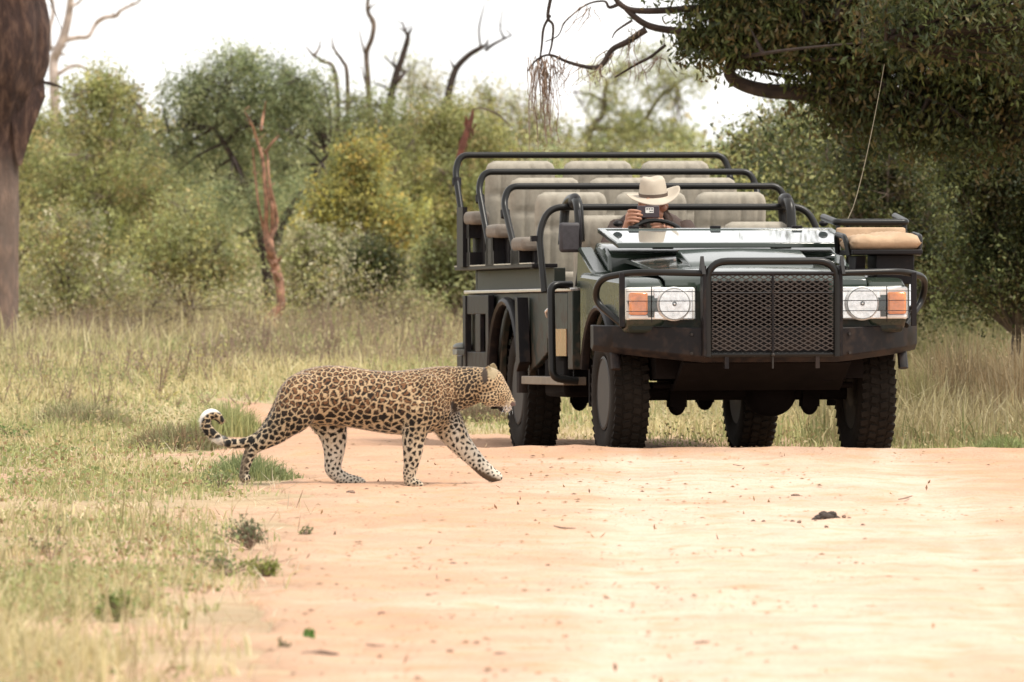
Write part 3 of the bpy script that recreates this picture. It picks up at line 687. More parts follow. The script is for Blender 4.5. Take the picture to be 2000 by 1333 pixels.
V, F, C = leaf_arrays(np.array(lo), .03, .008, rng, 1, .2, pal(BRN, 240, rng)); vv = link_mesh('dry_leaves', quads_mesh('dry_leaves', V, F, C), M['leaf'], v, 0); vv['kind'] = 'stuff'

# ------------------------------------------------------------------ bare and dead trees
def bare(name, label, m, d, polys, base=None, seed=1, twigs=0):
    mb = MB(); rs = random.Random(seed); b = Vector(base) if base else at(*polys[0][0][0], d)
    for (pts, rad) in polys:
        P = [at(px + rs.gauss(0, 1.2), py, d + rs.gauss(0, .04)) - b for px, py in pts]
        mb.tube(catmull(P, 5), [r * d / FPX for r in rad], 7)
        for q in range(len(pts) // 2 if len(pts) > 3 else 0):
            i = rs.randrange(len(pts) // 2, len(pts)); px, py = pts[i]; sg = rs.choice((-1, 1)); L_ = rs.uniform(10, 30); tp = []
            for j in range(4): tp.append(at(px + sg * L_ * j / 4 + rs.gauss(0, 1.5), py - L_ * .7 * j / 3 + rs.gauss(0, 2), d + rs.gauss(0, .03)) - b)
            mb.tube([at(px, py, d) - b] + tp[1:], [min(rad) * .8 * d / FPX, .4 * d / FPX], 5)
    t = thing(name, label, 'dead tree', b); mb.build('trunk', M[m], t, ang=60); return t
bare('dead_tree', 'dead tree with one tall upright bare snag and thin side forks against the white sky', 'bark_grey', 104,
     [([(728, 330), (724, 250), (722, 190), (720, 150), (716, 105), (726, 75), (730, 45), (720, 20), (722, -25)], [7, 6, 5.5, 5, 3.5]),
      ([(716, 105), (707, 85), (700, 55)], [3, 1]), ([(720, 170), (712, 150), (706, 128)], [3, 1])], G(728, 104), 1)
bare('dead_tree', 'dead tree with a stubby Y-shaped snag between the tall snag and the curved limb', 'bark_dark', 104,
     [([(752, 330), (755, 240), (765, 180), (775, 145), (785, 120), (795, 85), (798, 70), (792, 62), (785, 45)], [9, 8, 7, 6, 4, 2]),
      ([(797, 72), (803, 55)], [4, 2]), ([(765, 175), (778, 155), (790, 142), (782, 140)], [6, 4, 2]), ([(775, 140), (765, 125), (750, 112)], [3, 1.5]),
      ([(760, 175), (745, 168), (730, 162)], [3, 1.5]), ([(772, 130), (768, 112), (778, 100)], [2, .8])], G(752, 104), 2)
bare('dead_tree', 'dead tree with one long bare limb curving up to the right above the vehicle', 'bark_dark', 100,
     [([(872, 330), (873, 230), (876, 190), (880, 160), (893, 132), (915, 108), (942, 92)], [9, 8.5, 8, 7, 6, 5]),
      ([(948, 98), (965, 88), (985, 76), (1000, 70)], [4, 3, 1.5]), ([(938, 95), (937, 60), (942, 30), (950, 5)], [2.5, 2, 1]), ([(985, 77), (976, 55), (982, 20)], [2.5, 1])], G(872, 100), 3)
bare('dead_tree', 'thin dead saplings poking out of the rounded tree\'s right side', 'bark_grey', 92,
     [([(680, 300), (679, 150), (668, 120), (652, 98), (648, 75)], [5, 4, 3, 1]), ([(665, 300), (655, 145), (630, 120), (612, 108), (596, 90)], [5, 4, 3, 1]), ([(613, 110), (622, 95), (624, 80)], [3, 1])], G(672, 92), 4)
bare('dead_tree', 'pale leafless tree against the sky beside the thick trunk, upper left corner', 'bark_pale', 110,
     [([(104, 500), (107, 250), (106, 160), (104, 120), (112, 100), (125, 70), (136, 30), (142, -20)], [12, 10, 9, 10, 9, 8, 6]),
      ([(112, 95), (128, 80), (150, 74), (172, 72), (182, 52), (192, 42), (210, 34), (228, 32), (236, 22), (250, 14), (268, 6), (276, -4)], [7, 5, 4, 5, 4, 3, 2]),
      ([(140, 12), (150, 8), (165, -5)], [4, 2]), ([(110, 148), (122, 140), (140, 130), (160, 130), (170, 140)], [4, 4, 1.5]), ([(112, 105), (130, 108)], [4, 1]),
      ([(100, 100), (98, 60), (104, 20), (100, -20)], [5, 4, 3])], G(104, 110), 5)
bare('dead_tree', 'orange-barked dead trunk with peeling forked top, standing in the grass in the left background', 'bark_orange', 81,
     [([(530, 650), (532, 625), (545, 600), (550, 575), (545, 545), (535, 515), (528, 490), (525, 465)], [15, 15, 9, 9, 10, 9, 9, 10]),
      ([(525, 475), (518, 440), (520, 405), (518, 360), (512, 310), (503, 275), (492, 245), (478, 218)], [7, 5, 4.5, 4, 3, 2, 1]),
      ([(528, 470), (535, 440), (532, 400), (522, 370), (512, 368)], [5, 4.5, 4, 1.5]), ([(530, 465), (538, 430), (527, 360), (522, 300)], [4, 3.5, 2]),
      ([(518, 300), (530, 280), (545, 265)], [3, 1.5]), ([(515, 450), (505, 400), (498, 340), (494, 290)], [3, 2, 1.5]), ([(510, 255), (515, 220), (520, 200)], [3, 1])], None, 6)
mb = MB(); b = at(918, 215, 80); rs = random.Random(9)
P = [at(a, c, 80) - b for a, c in [(924, 214), (920, 235), (910, 262), (902, 290), (893, 318), (890, 333)]]
mb.tube(catmull(P, 5), np.array([2, 4, 5, 6, 7, 6, 5, 2]) * 80 / FPX, 9)
for k in range(34):
    a = rs.random(); px = 920 - 28 * a + rs.gauss(0, 5); py = 225 + 100 * a
    mb.tube([at(px, py, 80) - b, at(px - 3 + rs.gauss(0, 2), py + 12, 80.02) - b, at(px - 4 + rs.gauss(0, 3), py + 22, 80) - b], [.008, .003], 5)
hb = mb.build('hanging_branch', M['bark_red']); hb.location = b
tag(hb, 'broken red-brown branch hanging at a slant above the vehicle\'s left rear corner', 'branch')
mb = MB(); mb.tube(catmull([at(924, 214, 80) - b, at(940, 212, 80) - b, at(960, 218, 80.3) - b, at(975, 226, 80.4) - b, at(1000, 250, 80.5) - b], 5), [.008, .008, .010, .006], 6)
mb.build('limb', M['bark_grey'], hb)

# thick trunk with a swollen, peeling bulge at the left edge
D0 = 76.0; s0 = D0 / FPX; mb = MB(); rings = []; base = at(-12, 690, D0); rs = random.Random(3); 
prof = [(720, -14, 54), (690, -10, 46), (650, -8, 41), (600, -7, 40), (500, -5, 41), (400, -4, 42), (330, -4, 42), (300, -6, 44), (260, -8, 47), (215, -1, 57), (170, 6, 70), (130, 12, 78), (80, 14, 80), (30, 10, 80), (-20, 0, 82), (-90, -15, 90), (-180, -25, 88), (-350, -45, 74), (-560, -30, 60), (-800, 10, 40), (-960, 30, 20)]
pp = catmull([np.array(q, float) for q in prof], 5); NS = 44
for j, (py, cx, rr) in enumerate(pp):
    ring = []; bul = np.clip((320 - py) / 120, 0, 1)
    for k in range(NS):
        a = 2 * math.pi * k / NS
        ridge = .05 * math.sin(a * 5 + py * .012) + .03 * math.sin(a * 11 - py * .02)
        ridge += .10 * bul * (float(vnoise(a * 3.2, py * .02, .8, 6)) - .5) + .05 * (float(vnoise(a * 9, py * .012, .6, 7)) - .5)
        R_ = rr * s0 * (1 + ridge); ring.append((cx * s0 + 0 * R_ + R_ * math.cos(a), R_ * math.sin(a) * .9, -(py - 690) * s0))
    rings.append(ring)
mb.loft(rings)
def trunk_mat():
    m, n, b, o = nodes_of('bark_trunk'); tc = n.nodes.new('ShaderNodeTexCoord'); mp = n.nodes.new('ShaderNodeMapping')
    mp.inputs['Scale'].default_value = (1, 1, .3); n.links.new(tc.outputs['Object'], mp.inputs[0])
    z = n.nodes.new('ShaderNodeTexNoise'); z.inputs['Scale'].default_value = 16; z.inputs['Detail'].default_value = 9; z.inputs['Roughness'].default_value = .65
    n.links.new(mp.outputs[0], z.inputs['Vector']); r = n.nodes.new('ShaderNodeValToRGB'); e = r.color_ramp.elements
    e[0].position = .33; e[0].color = (.02, .009, .008, 1); e[1].position = .66; e[1].color = (.135, .075, .052, 1)
    q = r.color_ramp.elements.new(.5); q.color = (.05, .024, .018, 1)
    n.links.new(z.outputs[0], r.inputs[0]); sp = n.nodes.new('ShaderNodeSeparateXYZ'); n.links.new(tc.outputs['Object'], sp.inputs[0]); mr = n.nodes.new('ShaderNodeMapRange')
    mr.inputs['From Min'].default_value = 1.75; mr.inputs['From Max'].default_value = 1.35; n.links.new(sp.outputs['Z'], mr.inputs[0])      # smooth pale bark where the old bark has fallen off
    m2 = n.nodes.new('ShaderNodeMix'); m2.data_type = 'RGBA'; m2.blend_type = 'ADD'; m2.inputs['B'].default_value = (.12, .095, .078, 1)
    n.links.new(mr.outputs[0], m2.inputs['Factor']); n.links.new(r.outputs[0], m2.inputs['A']); n.links.new(m2.outputs['Result'], b.inputs['Base Color']); b.inputs['Roughness'].default_value = .9
    bp = n.nodes.new('ShaderNodeBump'); bp.inputs['Strength'].default_value = 1; bp.inputs['Distance'].default_value = .03
    n.links.new(z.outputs[0], bp.inputs['Height']); n.links.new(bp.outputs[0], b.inputs['Normal']); return m
bt = thing('large_tree', 'thick reddish tree trunk with a swollen peeling bulge at the left edge of the photo', 'tree', (base.x + 12 * s0, base.y, base.z))
tm = trunk_mat(); mb.build('trunk', tm, bt, ang=60)
rl = np.random.default_rng(44); TV, TF, TC, _ = crown_cloud([((-.2, .2, 7.2), (2.2, 2.0, 1.0), 260), ((1.0, 0, 6.6), (1.3, 1.2, .7), 110), ((-1.6, .1, 6.5), (1.4, 1.2, .7), 110)], 34, .07, .03, OL, rl, .16, .6)
link_mesh('crown', quads_mesh('crown', TV, TF, TC), M['leaf'], bt, 0)
mb = MB()   # loose bark flap hanging under the bulge, stub and twig
def TB(px, py, dd=0): return Vector((px * s0, dd, -(py - 690) * s0))
mb.loft([[TB(28, 210, -.16), TB(90, 190, -.10), TB(86, 150, .04), TB(20, 150, -.2)], [TB(34, 270, -.14), TB(62, 262, -.10), TB(60, 240, .02), TB(26, 250, -.15)], [TB(38, 325, -.12), TB(44, 322, -.11), TB(44, 300, -.02), TB(32, 310, -.12)]])
mb.build('bark_flap', tm, bt, ang=30)
mb = MB(); mb.tube([TB(80, 160, 0), TB(100, 164, 0), TB(122, 171, 0)], [.012, .016, .006], 7); mb.build('branch_stub', M['bark_dark'], bt)
mb = MB(); mb.tube(catmull([TB(94, -10), TB(108, 25), TB(121, 58)], 4), [.006, .004], 5)
mb.build('branch_stub', M['bark_dark'], bt)

# ------------------------------------------------------------------ small things lying on the road
def dung():
    p = on_ground(1615, 1019); s = p.y / FPX; mb = MB(); rs = random.Random(2)
    for (x, z, r) in [(-14, 6, 9), (0, 8, 12), (10, 12, 10), (-6, 14, 8), (20, 5, 7), (-24, 4, 5), (5, 3, 13), (-10, 3, 11)]:
        mb.ball((x * s, rs.gauss(0, .012), z * s), (r * s * 1.15, r * s * 1.2, r * s * .75), 12, 8, .22, rs.randrange(99))
    o = mb.build('dung_heap', pm('dung', (.05, .035, .028), .9, var=.4, scale=40, bump=1, bscale=70)); o.location = p
    tag(o, 'small dark heap of animal dung on the pale sand in front of the vehicle', 'dung')
dung()
clod = pm('clod', (.17, .11, .08), .95, var=.4, scale=50, bump=.8)
def clump(label, px, py, w, h, m=clod, name='dirt_clod', cat='clod', n=3, seed=0, group=None):
    p = on_ground(px, py); s = p.y / FPX; mb = MB(); rs = random.Random(seed + int(px))
    for k in range(n):
        r = w * .5 / max(1, n ** .5)
        mb.ball((rs.uniform(-.4, .4) * (w - r) * s, rs.gauss(0, .3) * w * s, h * s * .2), (r * s, r * s * 1.3, h * s * .6), 10, 6, .35, rs.randrange(999))
    o = mb.build(name, m); o.location = (p.x, p.y, p.z + .012); tag(o, label, cat, group)
clump('small dark clod on the sand just below the leopard\'s hind feet', 682, 968, 22, 6, n=3)
clump('brown clod on the sand below the leopard\'s raised forepaw', 918, 1037, 24, 6, pm('clod_tan', (.35, .22, .12), .95, var=.3, scale=50), n=2)
clump('small clod in the middle left of the sand, above the twig', 884, 1109, 14, 6, n=1)
clump('reddish clod left of centre on the lower sand', 750, 1209, 24, 9, pm('clod_red', (.22, .11, .08), .95, var=.4, scale=50), n=3)
clump('flat dark clod near the bottom edge right of centre', 985, 1287, 40, 6, n=4)
clump('grey brown clod right behind the dung heap, beside the front wheels\' track', 1550, 974, 24, 5, n=3)
for k, (px, py, lb_) in enumerate([(1473, 1025, 'dung crumb lying farthest left of the dark heap'), (1493, 1026, 'dung crumb second from the left, beside the outermost one'), (1550, 1026, 'left one of two touching dung crumbs left of the dark heap'),
        (1560, 1027, 'right one of two touching dung crumbs, just left of the dark heap'), (1614, 1037, 'dung crumb lying alone just below the dark heap'), (1648, 1016, 'dung crumb touching the right end of the dark heap'),
        (1658, 1020, 'small dung crumb right of the one touching the heap\'s right end'), (1685, 1033, 'dung crumb lying farthest right and slightly below the dark heap')]):
    clump(lb_, px, py, 9, 6, clod, 'dung_crumb', 'dung', 1, k, 'dung crumbs round the heap')
for k, (px, py, lb_) in enumerate([(1662, 1100, 'topmost small stone of the little cluster in front of the dung heap'), (1674, 1108, 'middle small stone of the little cluster in front of the dung heap'), (1688, 1110, 'rightmost small stone of the little cluster in front of the dung heap'),
        (1637, 1099, 'leftmost small stone, apart from the cluster in front of the dung heap'), (1690, 1061, 'single small stone halfway between the dung heap and the stone cluster')]):
    clump(lb_, px, py, 10, 6, pm('stone', (.3, .22, .15), .9, scale=30), 'stone', 'stone', 1, k, 'stones below the dung heap')
def twig(label, pts, r=.004):
    P = [on_ground(a, b) for a, b in pts]; o0 = P[0]; mb = MB()
    mb.tube(catmull([p - o0 + Vector((0, 0, .016 + r)) for p in P], 5), [r * .6, r, r * .5], 6)
    o = mb.build('twig', M['twig']); o.location = o0; tag(o, label, 'twig')
twig('thin curved twig on the pale sand right of the leopard', [(1082, 1036), (1100, 1040), (1124, 1041)])
twig('long thin twig on the sand in front of the left front wheel', [(1432, 915), (1460, 918), (1502, 915)])
twig('short twig on the sand left of centre near the bottom', [(590, 1292), (625, 1290), (660, 1293)], .01)
twig('twig lying near the bottom edge, right of the reddish clod', [(715, 1271), (730, 1273), (752, 1273)], .005)
twig('short twig above the bottom edge, right half of the sand', [(1357, 1268), (1372, 1266), (1386, 1266)], .005)
twig('twig on the sand right of the dung heap', [(1756, 984), (1770, 981), (1782, 977)], .005)
# fine crumbs and litter nobody could count
rng = np.random.default_rng(77)
n = 7000; y = 28 + 30 * rng.random(n); x = rng.uniform(-1.5, 4.0, n); dens = vnoise(x, y, .7, 61) + .5 * smooth(.6, -.9, x - .02 * y)
q = (road_m(x, y) > .03) & (dens > .52 + .2 * rng.random(n)); x, y = x[q], y[q]; n = len(x)
V0 = np.array([(1, 0, 0), (0, 1, 0), (-1, 0, 0), (0, -1, 0), (0, 0, .8), (0, 0, -.5)]); r = (.003 + .008 * rng.random(n) ** 3)[:, None, None]
V = V0[None] * r * rng.uniform(.6, 1.4, (n, 6, 1)) * np.array([1.5, 1.5, .8]) + np.stack([x, y, ground_z(x, y) + .016], 1)[:, None]
o6 = (np.arange(n) * 6)[:, None]; F = np.concatenate([o6 + np.array([[0, 1, 4, 4]])] * 0 + [o6 + np.array([t_]) for t_ in ([0, 1, 4], [1, 2, 4], [2, 3, 4], [3, 0, 4])])
c = np.repeat(pal([(.34, .22, .13), (.22, .14, .09), (.42, .28, .17)], n, rng), 6, 0)
stuff('soil_crumbs', V.reshape(-1, 3), F, c)
n = 270; y = 28 + 26 * rng.random(n) ** 1.2; x = rng.uniform(-1.4, 3.6, n); q = (road_m(x, y) > -.1) & (rng.random(n) < .25 + .75 * smooth(.9, -.6, x - .02 * y) + .3 * (vnoise(x, y, .6, 63) > .62)); x, y = x[q], y[q]; n = len(x)
P = np.stack([x, y, ground_z(x, y) + .022], 1); V, F, C = leaf_arrays(P, .038, .014, rng, 0, 3.5, pal([(.26, .15, .09), (.18, .11, .07), (.4, .3, .18), (.3, .2, .1)], n, rng)); stuff('leaf_litter', V, F, C, 'leaf')
# little plants on the sand edge
def sprig(label, px, py, w, h, n, palette, seed, L=.022, W=.012):
    p = on_ground(px, py); s = p.y / FPX; r = np.random.default_rng(seed)
    t = thing('small_plant', label, 'plant', p); mb = MB(); CC = []
    for k in range(max(5, n // 14)):
        e = Vector((r.normal() * w * s * .35, r.normal() * w * s * .4, h * s * r.uniform(.35, 1)))
        mb.tube([Vector((0, 0, 0)), e * .5 + Vector((0, 0, .01)), e], [.0035, .0015], 5); CC.append(e)
    mb.build('stem', M['twig'], t)
    CC = np.array(CC)[r.integers(0, len(CC), n)] * r.uniform(.55, 1.05, (n, 1)) + r.normal(size=(n, 3)) * w * s * .07
    CC[:, 2] = np.abs(CC[:, 2]); V, F, C = leaf_arrays(CC, L, W, r, 0, .8, pal(palette, n, r, .3))
    link_mesh('leaves', quads_mesh('leaves', V, F, C), M['leaf'], t, 0)['kind'] = 'stuff'
SG = [(.16, .19, .07), (.20, .22, .09), (.12, .15, .07)]
sprig('grey-green bushy plant at the road edge, lower left', 490, 1075, 85, 58, 420, [(.15, .17, .09), (.2, .2, .11), (.11, .12, .06)], 1)
sprig('bright green sprawling plant at the road edge, below the grey-green one', 522, 1132, 62, 42, 300, [(.24, .28, .07), (.17, .2, .06), (.3, .3, .09)], 2)
sprig('twiggy low plant with sparse leaves reaching towards the sprawling green one', 440, 1125, 120, 48, 260, SG, 3)
sprig('tiny green seedling alone on the sand near the bottom', 605, 1256, 30, 22, 40, [(.12, .24, .05)], 4, .03, .018)
sprig('small pale seedling on the sand at the road edge', 552, 1272, 24, 26, 30, SG, 5)
sprig('sparse yellowish weed at the road edge level with the bushy plant', 596, 1050, 36, 26, 60, SG + STRAW[:1], 6)
sprig('broad-leaved green weed inside the grass near the bottom left', 235, 1215, 80, 60, 220, [(.2, .24, .06), (.15, .19, .05)], 7, .035, .02)
sprig('branching brown-stemmed weed in the dry grass at the lower left', 100, 1100, 60, 80, 60, BRN + SG, 8)
sprig('green weed spreading in the short grass left of the hind paw', 430, 960, 100, 36, 260, [(.2, .24, .1), (.15, .19, .07)], 9)
sprig('low green plant on the grass below the dark tuft', 30, 870, 80, 40, 260, [(.13, .2, .06), (.18, .24, .08)], 10)
# ================================================================== the open safari vehicle
YAW, VP = math.radians(10), math.radians(1.2)
VO = Vector((452 * 53 / FPX, 53.0, -0.03))
Bx = Vector((-math.sin(YAW) * math.cos(VP), math.cos(YAW) * math.cos(VP), -math.sin(VP)))   # towards the tail
Rx = Vector((math.cos(YAW), math.sin(YAW), 0)); Ux = Rx.cross(Bx)
VM = Matrix(((Rx.x, Bx.x, Ux.x, VO.x), (Rx.y, Bx.y, Ux.y, VO.y), (Rx.z, Bx.z, Ux.z, VO.z), (0, 0, 0, 1)))
car = thing('safari_vehicle', 'open dark green safari vehicle with roll bars, tiered beige seats and a black bull bar', 'vehicle')
car.matrix_world = VM

PG = pm('green_paint', (.012, .028, .022), .14, var=.12, scale=6, coat=.5, dust=.06)
PG2 = pm('green_paint_dusty', (.007, .014, .011), .5, var=.2, scale=6, dust=.10, dustc=(.12, .08, .05), spec=.25, mud=.45)
PGW = pm('green_paint_wing', (.012, .026, .020), .25, var=.2, scale=6, dust=.06, coat=.2, spec=.3, mud=.35)
BLK = pm('black_paint', (.005, .004, .005), .5, var=.3, scale=8, dust=.04, spec=.22, dustc=(.08, .055, .05), mud=.18)
TUB = pm('black_tube', (.005, .006, .006), .32, var=.2, scale=8, dust=.02, spec=.28)
RUB = pm('tyre_rubber', (.009, .0075, .006), .9, var=.4, scale=10, dust=.25, dustc=(.045, .03, .02), spec=.15, bump=.3, bscale=90)
DRK = pm('underbody', (.004, .003, .003), .9, var=.4, spec=.1, dust=.06, dustc=(.07, .045, .03))
FAB = pm('seat_canvas', (.30, .27, .22), .9, var=.10, scale=30, bump=.25, bscale=220)
FABD = pm('seat_canvas_dark', (.17, .145, .12), .9, var=.12, scale=30, bump=.25, bscale=220)
TAN = pm('tan_canvas', (.42, .29, .185), .85, var=.12, scale=9, bump=.9, bscale=14)
CHR = pm('chrome', (.85, .86, .88), .10, 1.0, var=.05)
REF = pm('reflector', (.72, .71, .70), .14, .8, var=.22, scale=34, coat=.3)
LWH = pm('lamp_housing', (.80, .79, .76), .3, var=.05)
ALU = pm('aluminium', (.62, .60, .58), .35, .9, var=.1, scale=20, dust=.15)
ORG = pm('indicator_lens', (.85, .26, .04), .18, var=.2, scale=30, coat=.7)
RIM = pm('wheel_rim', (.014, .012, .010), .6, .1, var=.3, dust=.25, dustc=(.05, .035, .025))
def glass_mat():      # thin clear cover: see-through with a sky glint at grazing angles
    m, n, b, o = nodes_of('glass'); t = n.nodes.new('ShaderNodeBsdfTransparent'); gl = n.nodes.new('ShaderNodeBsdfGlossy'); gl.inputs['Roughness'].default_value = .04
    fr = n.nodes.new('ShaderNodeFresnel'); fr.inputs[0].default_value = 1.5; mx = n.nodes.new('ShaderNodeMixShader')
    n.links.new(fr.outputs[0], mx.inputs[0]); n.links.new(t.outputs[0], mx.inputs[1]); n.links.new(gl.outputs[0], mx.inputs[2]); n.links.new(mx.outputs[0], o.inputs[0]); n.nodes.remove(b); return m
GLS = glass_mat()
def pane_mat():
    m, n, b, o = nodes_of('windscreen_glass'); b.inputs['Base Color'].default_value = (.10, .12, .12, 1); b.inputs['Roughness'].default_value = .05
    b.inputs['Specular IOR Level'].default_value = .9; b.inputs['Coat Weight'].default_value = 1; return m
PANE = pane_mat()

def P_(mb, name, m, parent=car, **k): return mb.build(name, m, parent, **k)

# --- bonnet, wings, front panel
def plate(us, rows):                                   # rows: (v, z_centre, crown)
    return [[(u, v, z - cr * (u / us[-1]) ** 2) for u in us] for (v, z, cr) in rows]
def sheet(mb, grid_, th=.02):
    n = len(grid_[0]); m = len(grid_); V = [p for r in grid_ for p in r] + [(p[0], p[1], p[2] - th) for r in grid_ for p in r]; N = n * m; F = []
    for i in range(m - 1):
        for k in range(n - 1):
            a = i * n + k; F.append((a, a + 1, a + n + 1, a + n)); F.append((N + a, N + a + n, N + a + n + 1, N + a + 1))
    for i in range(m - 1):
        for k in (0, n - 1): a = i * n + k; F.append((a, a + n, N + a + n, N + a))
    for k in range(n - 1):
        for i in (0, m - 1): a = i * n + k; F.append((a, N + a, N + a + 1, a + 1))
    mb.add(V, F)
us = [-.60, -.57, -.45, -.3, -.15, 0, .15, .3, .45, .57, .60]
mb = MB(); sheet(mb, plate(us, [(-.70, 1.00, .01), (-.68, 1.06, .012), (-.63, 1.092, .014), (-.55, 1.108, .016), (-.3, 1.135, .02), (0, 1.165, .022), (.3, 1.19, .024), (.62, 1.21, .026)]), .03)
bon = P_(mb, 'bonnet', PG, bevel=.006)
mb = MB(); sheet(mb, plate([-.37, -.33, -.2, 0, .2, .33, .37], [(-.30, 1.125, .005), (-.26, 1.155, .008), (-.20, 1.168, .008), (.10, 1.238, .01), (.14, 1.240, .01), (.18, 1.16, .01)]), .05)
mb.build('bonnet_scoop', PG, bon, bevel=.008)
for sx in (-1, 1):
    out = [(-.72, .80), (-.74, .92), (-.70, 1.02), (-.62, 1.055), (.72, 1.10), (.80, 1.10), (.80, .52), (.56, .52)]
    for k in range(1, 12):
        a = math.radians(20 + k * 140 / 12); out.append((.50 * math.cos(a), .40 + .47 * math.sin(a)))
    out += [(-.50, .72), (-.68, .76)]
    mb = MB(); mb.prism(out, sx * .605, sx * .835, 'x'); w = P_(mb, 'wing', PGW, bevel=.03, seg=3)
    mb = MB(); pts = [(sx * .86, .52 * math.cos(math.radians(a)), .40 + .49 * math.sin(math.radians(a))) for a in range(15, 166, 10)]
    mb.tube(pts, .03, 8, flat=.7); mb.build('arch_flare', BLK, w)
    mb = MB(); mb.bb(sx * .62, sx * .83, .50, .54, .30, .75); mb.build('mud_flap', DRK, w)
mb = MB(); mb.bb(-.82, .82, -.70, -.58, .74, 1.0); P_(mb, 'front_panel', PG2, bevel=.02)
mb = MB()
for k in range(7): mb.bb(-.36, .36, -.735, -.72, .80 + k * .033, .815 + k * .033)
mb.bb(-.37, .37, -.72, -.705, .78, 1.04); P_(mb, 'grille', DRK)
mb = MB(); mb.lathe([(-.742, .045), (-.742, .058), (-.750, .052)], (0, 0, .93), 'y', 28, True)
mb.lathe([(-.742, .016), (-.742, .024), (-.750, .02)], (0, 0, .93), 'y', 24, True); P_(mb, 'badge', BLK)
# cowl
mb = MB(); mb.prism([(.58, 1.0), (.58, 1.205), (.70, 1.25), (1.0, 1.285), (1.06, 1.25), (1.06, 1.0)], -.70, .70, 'x'); cw = P_(mb, 'cowl', PG, bevel=.02)
for sx in (-1, 1):
    mb = MB(); mb.prism([(.5, 1.10), (.62, 1.12), (1.05, 1.26), (1.10, 1.0), (.5, 1.0)], sx * .705, sx * .80, 'x'); mb.build('cowl_side', PGW, cw, bevel=.015)
    mb = MB(); mb.bb(sx * .30, sx * .42, .60, .64, 1.24, 1.262); mb.build('vent', DRK, cw)
# folded windscreen lying on the bonnet
ws = thing('folded_windscreen', None, None); ws.parent = car
zr = lambda v: 1.275 + (v - .20) * .150
mb = MB()
for (u0, u1, v0, v1) in [(-.72, .72, .18, .225), (-.72, .72, .78, .825), (-.72, -.675, .225, .78), (.675, .72, .225, .78)]:
    mb.add([(u0, v0, zr(v0)), (u1, v0, zr(v0)), (u1, v1, zr(v1)), (u0, v1, zr(v1)), (u0, v0, zr(v0) - .03), (u1, v0, zr(v0) - .03), (u1, v1, zr(v1) - .03), (u0, v1, zr(v1) - .03)],
           [(0, 1, 2, 3), (7, 6, 5, 4), (0, 4, 5, 1), (1, 5, 6, 2), (2, 6, 7, 3), (3, 7, 4, 0)])
wf = mb.build('windscreen_frame', PG, car, bevel=.006)
mb = MB(); mb.add([(-.68, .22, zr(.22) - .006), (.68, .22, zr(.22) - .006), (.68, .79, zr(.79) - .006), (-.68, .79, zr(.79) - .006), (-.68, .22, zr(.22) - .014), (.68, .22, zr(.22) - .014), (.68, .79, zr(.79) - .014), (-.68, .79, zr(.79) - .014)],
                  [(0, 1, 2, 3), (7, 6, 5, 4), (0, 4, 5, 1), (1, 5, 6, 2), (2, 6, 7, 3), (3, 7, 4, 0)])
mb.build('windscreen_pane', PANE, wf)
bpy.data.objects.remove(ws)
for u in (-.5, 0.0, .5): mb = MB(); mb.bb(u - .03, u + .03, .80, .84, zr(.81) - .02, zr(.81) + .015); mb.build('hinge', BLK, wf, bevel=.004)
for u in (-.60, .66):
    mb = MB(); mb.ball((u, .80, zr(.8) + .03), (.03, .03, .02), 10, 6); mb.tube([(u, .8, zr(.8) + .03), (u + .02, .86, zr(.86) + .03)], .008, 6); mb.build('wiper_clamp', BLK, wf)

# --- head lamps
for sx in (-1, 1):
    cu = sx * .635; v = -.725
    mb = MB(); mb.bb(cu - .205, cu + .205, v, v + .05, .815, 1.005); hl = P_(mb, 'headlight', LWH, bevel=.012)
    lu = cu - sx * .075
    mb = MB(); mb.lathe([(v - .022, .088), (v - .030, .094), (v - .022, .100), (v - .002, .100)], (lu, 0, .908), 'y', 40); mb.build('lamp_rim', LWH, hl)
    mb = MB(); mb.lathe([(v - .008, 0.001), (v - .012, .03), (v - .022, .06), (v - .038, .088)], (lu, 0, .908), 'y', 40); mb.ball((lu, v - .03, .908), (.016, .018, .016), 12, 8); mb.build('reflector', REF, hl)
    mb = MB(); mb.lathe([(v - .046, .001), (v - .043, .04), (v - .036, .07), (v - .026, .087), (v - .022, .087), (v - .032, .068), (v - .038, .04), (v - .041, .001)], (lu, 0, .908), 'y', 40)
    mb.build('lens', GLS, hl)
    mb = MB(); mb.bb(cu - .20, cu + .20, v - .056, v - .052, .820, 1.0); mb.build('lamp_cover', GLS, hl, bevel=.001)
    mb = MB(); mb.bb(lu - .115, lu + .115, v - .006, v + .004, .82, 1.0); mb.build('lamp_bowl', REF, hl, bevel=.004)
    iu = cu + sx * .135
    mb = MB(); mb.bb(iu - .055, iu + .055, v - .03, v + .01, .845, .975); mb.build('indicator', ORG, hl, bevel=.012)
    mb = MB(); mb.bb(iu - .058, iu + .058, v - .02, v + .01, .822, .842); mb.build('side_lamp', LWH, hl, bevel=.006)
    mb = MB()
    for z in (.865, .925, .98): mb.tube([(cu - .215, v - .06, z), (cu + .215, v - .06, z)], .0022, 6)
    mb.tube([(cu + sx * .065, v - .06, .80), (cu + sx * .065, v - .06, 1.01)], .003, 6); mb.tube([(cu - sx * .2, v - .06, .80), (cu - sx * .2, v - .06, 1.01)], .003, 6)
    mb.build('lamp_guard', BLK, hl)

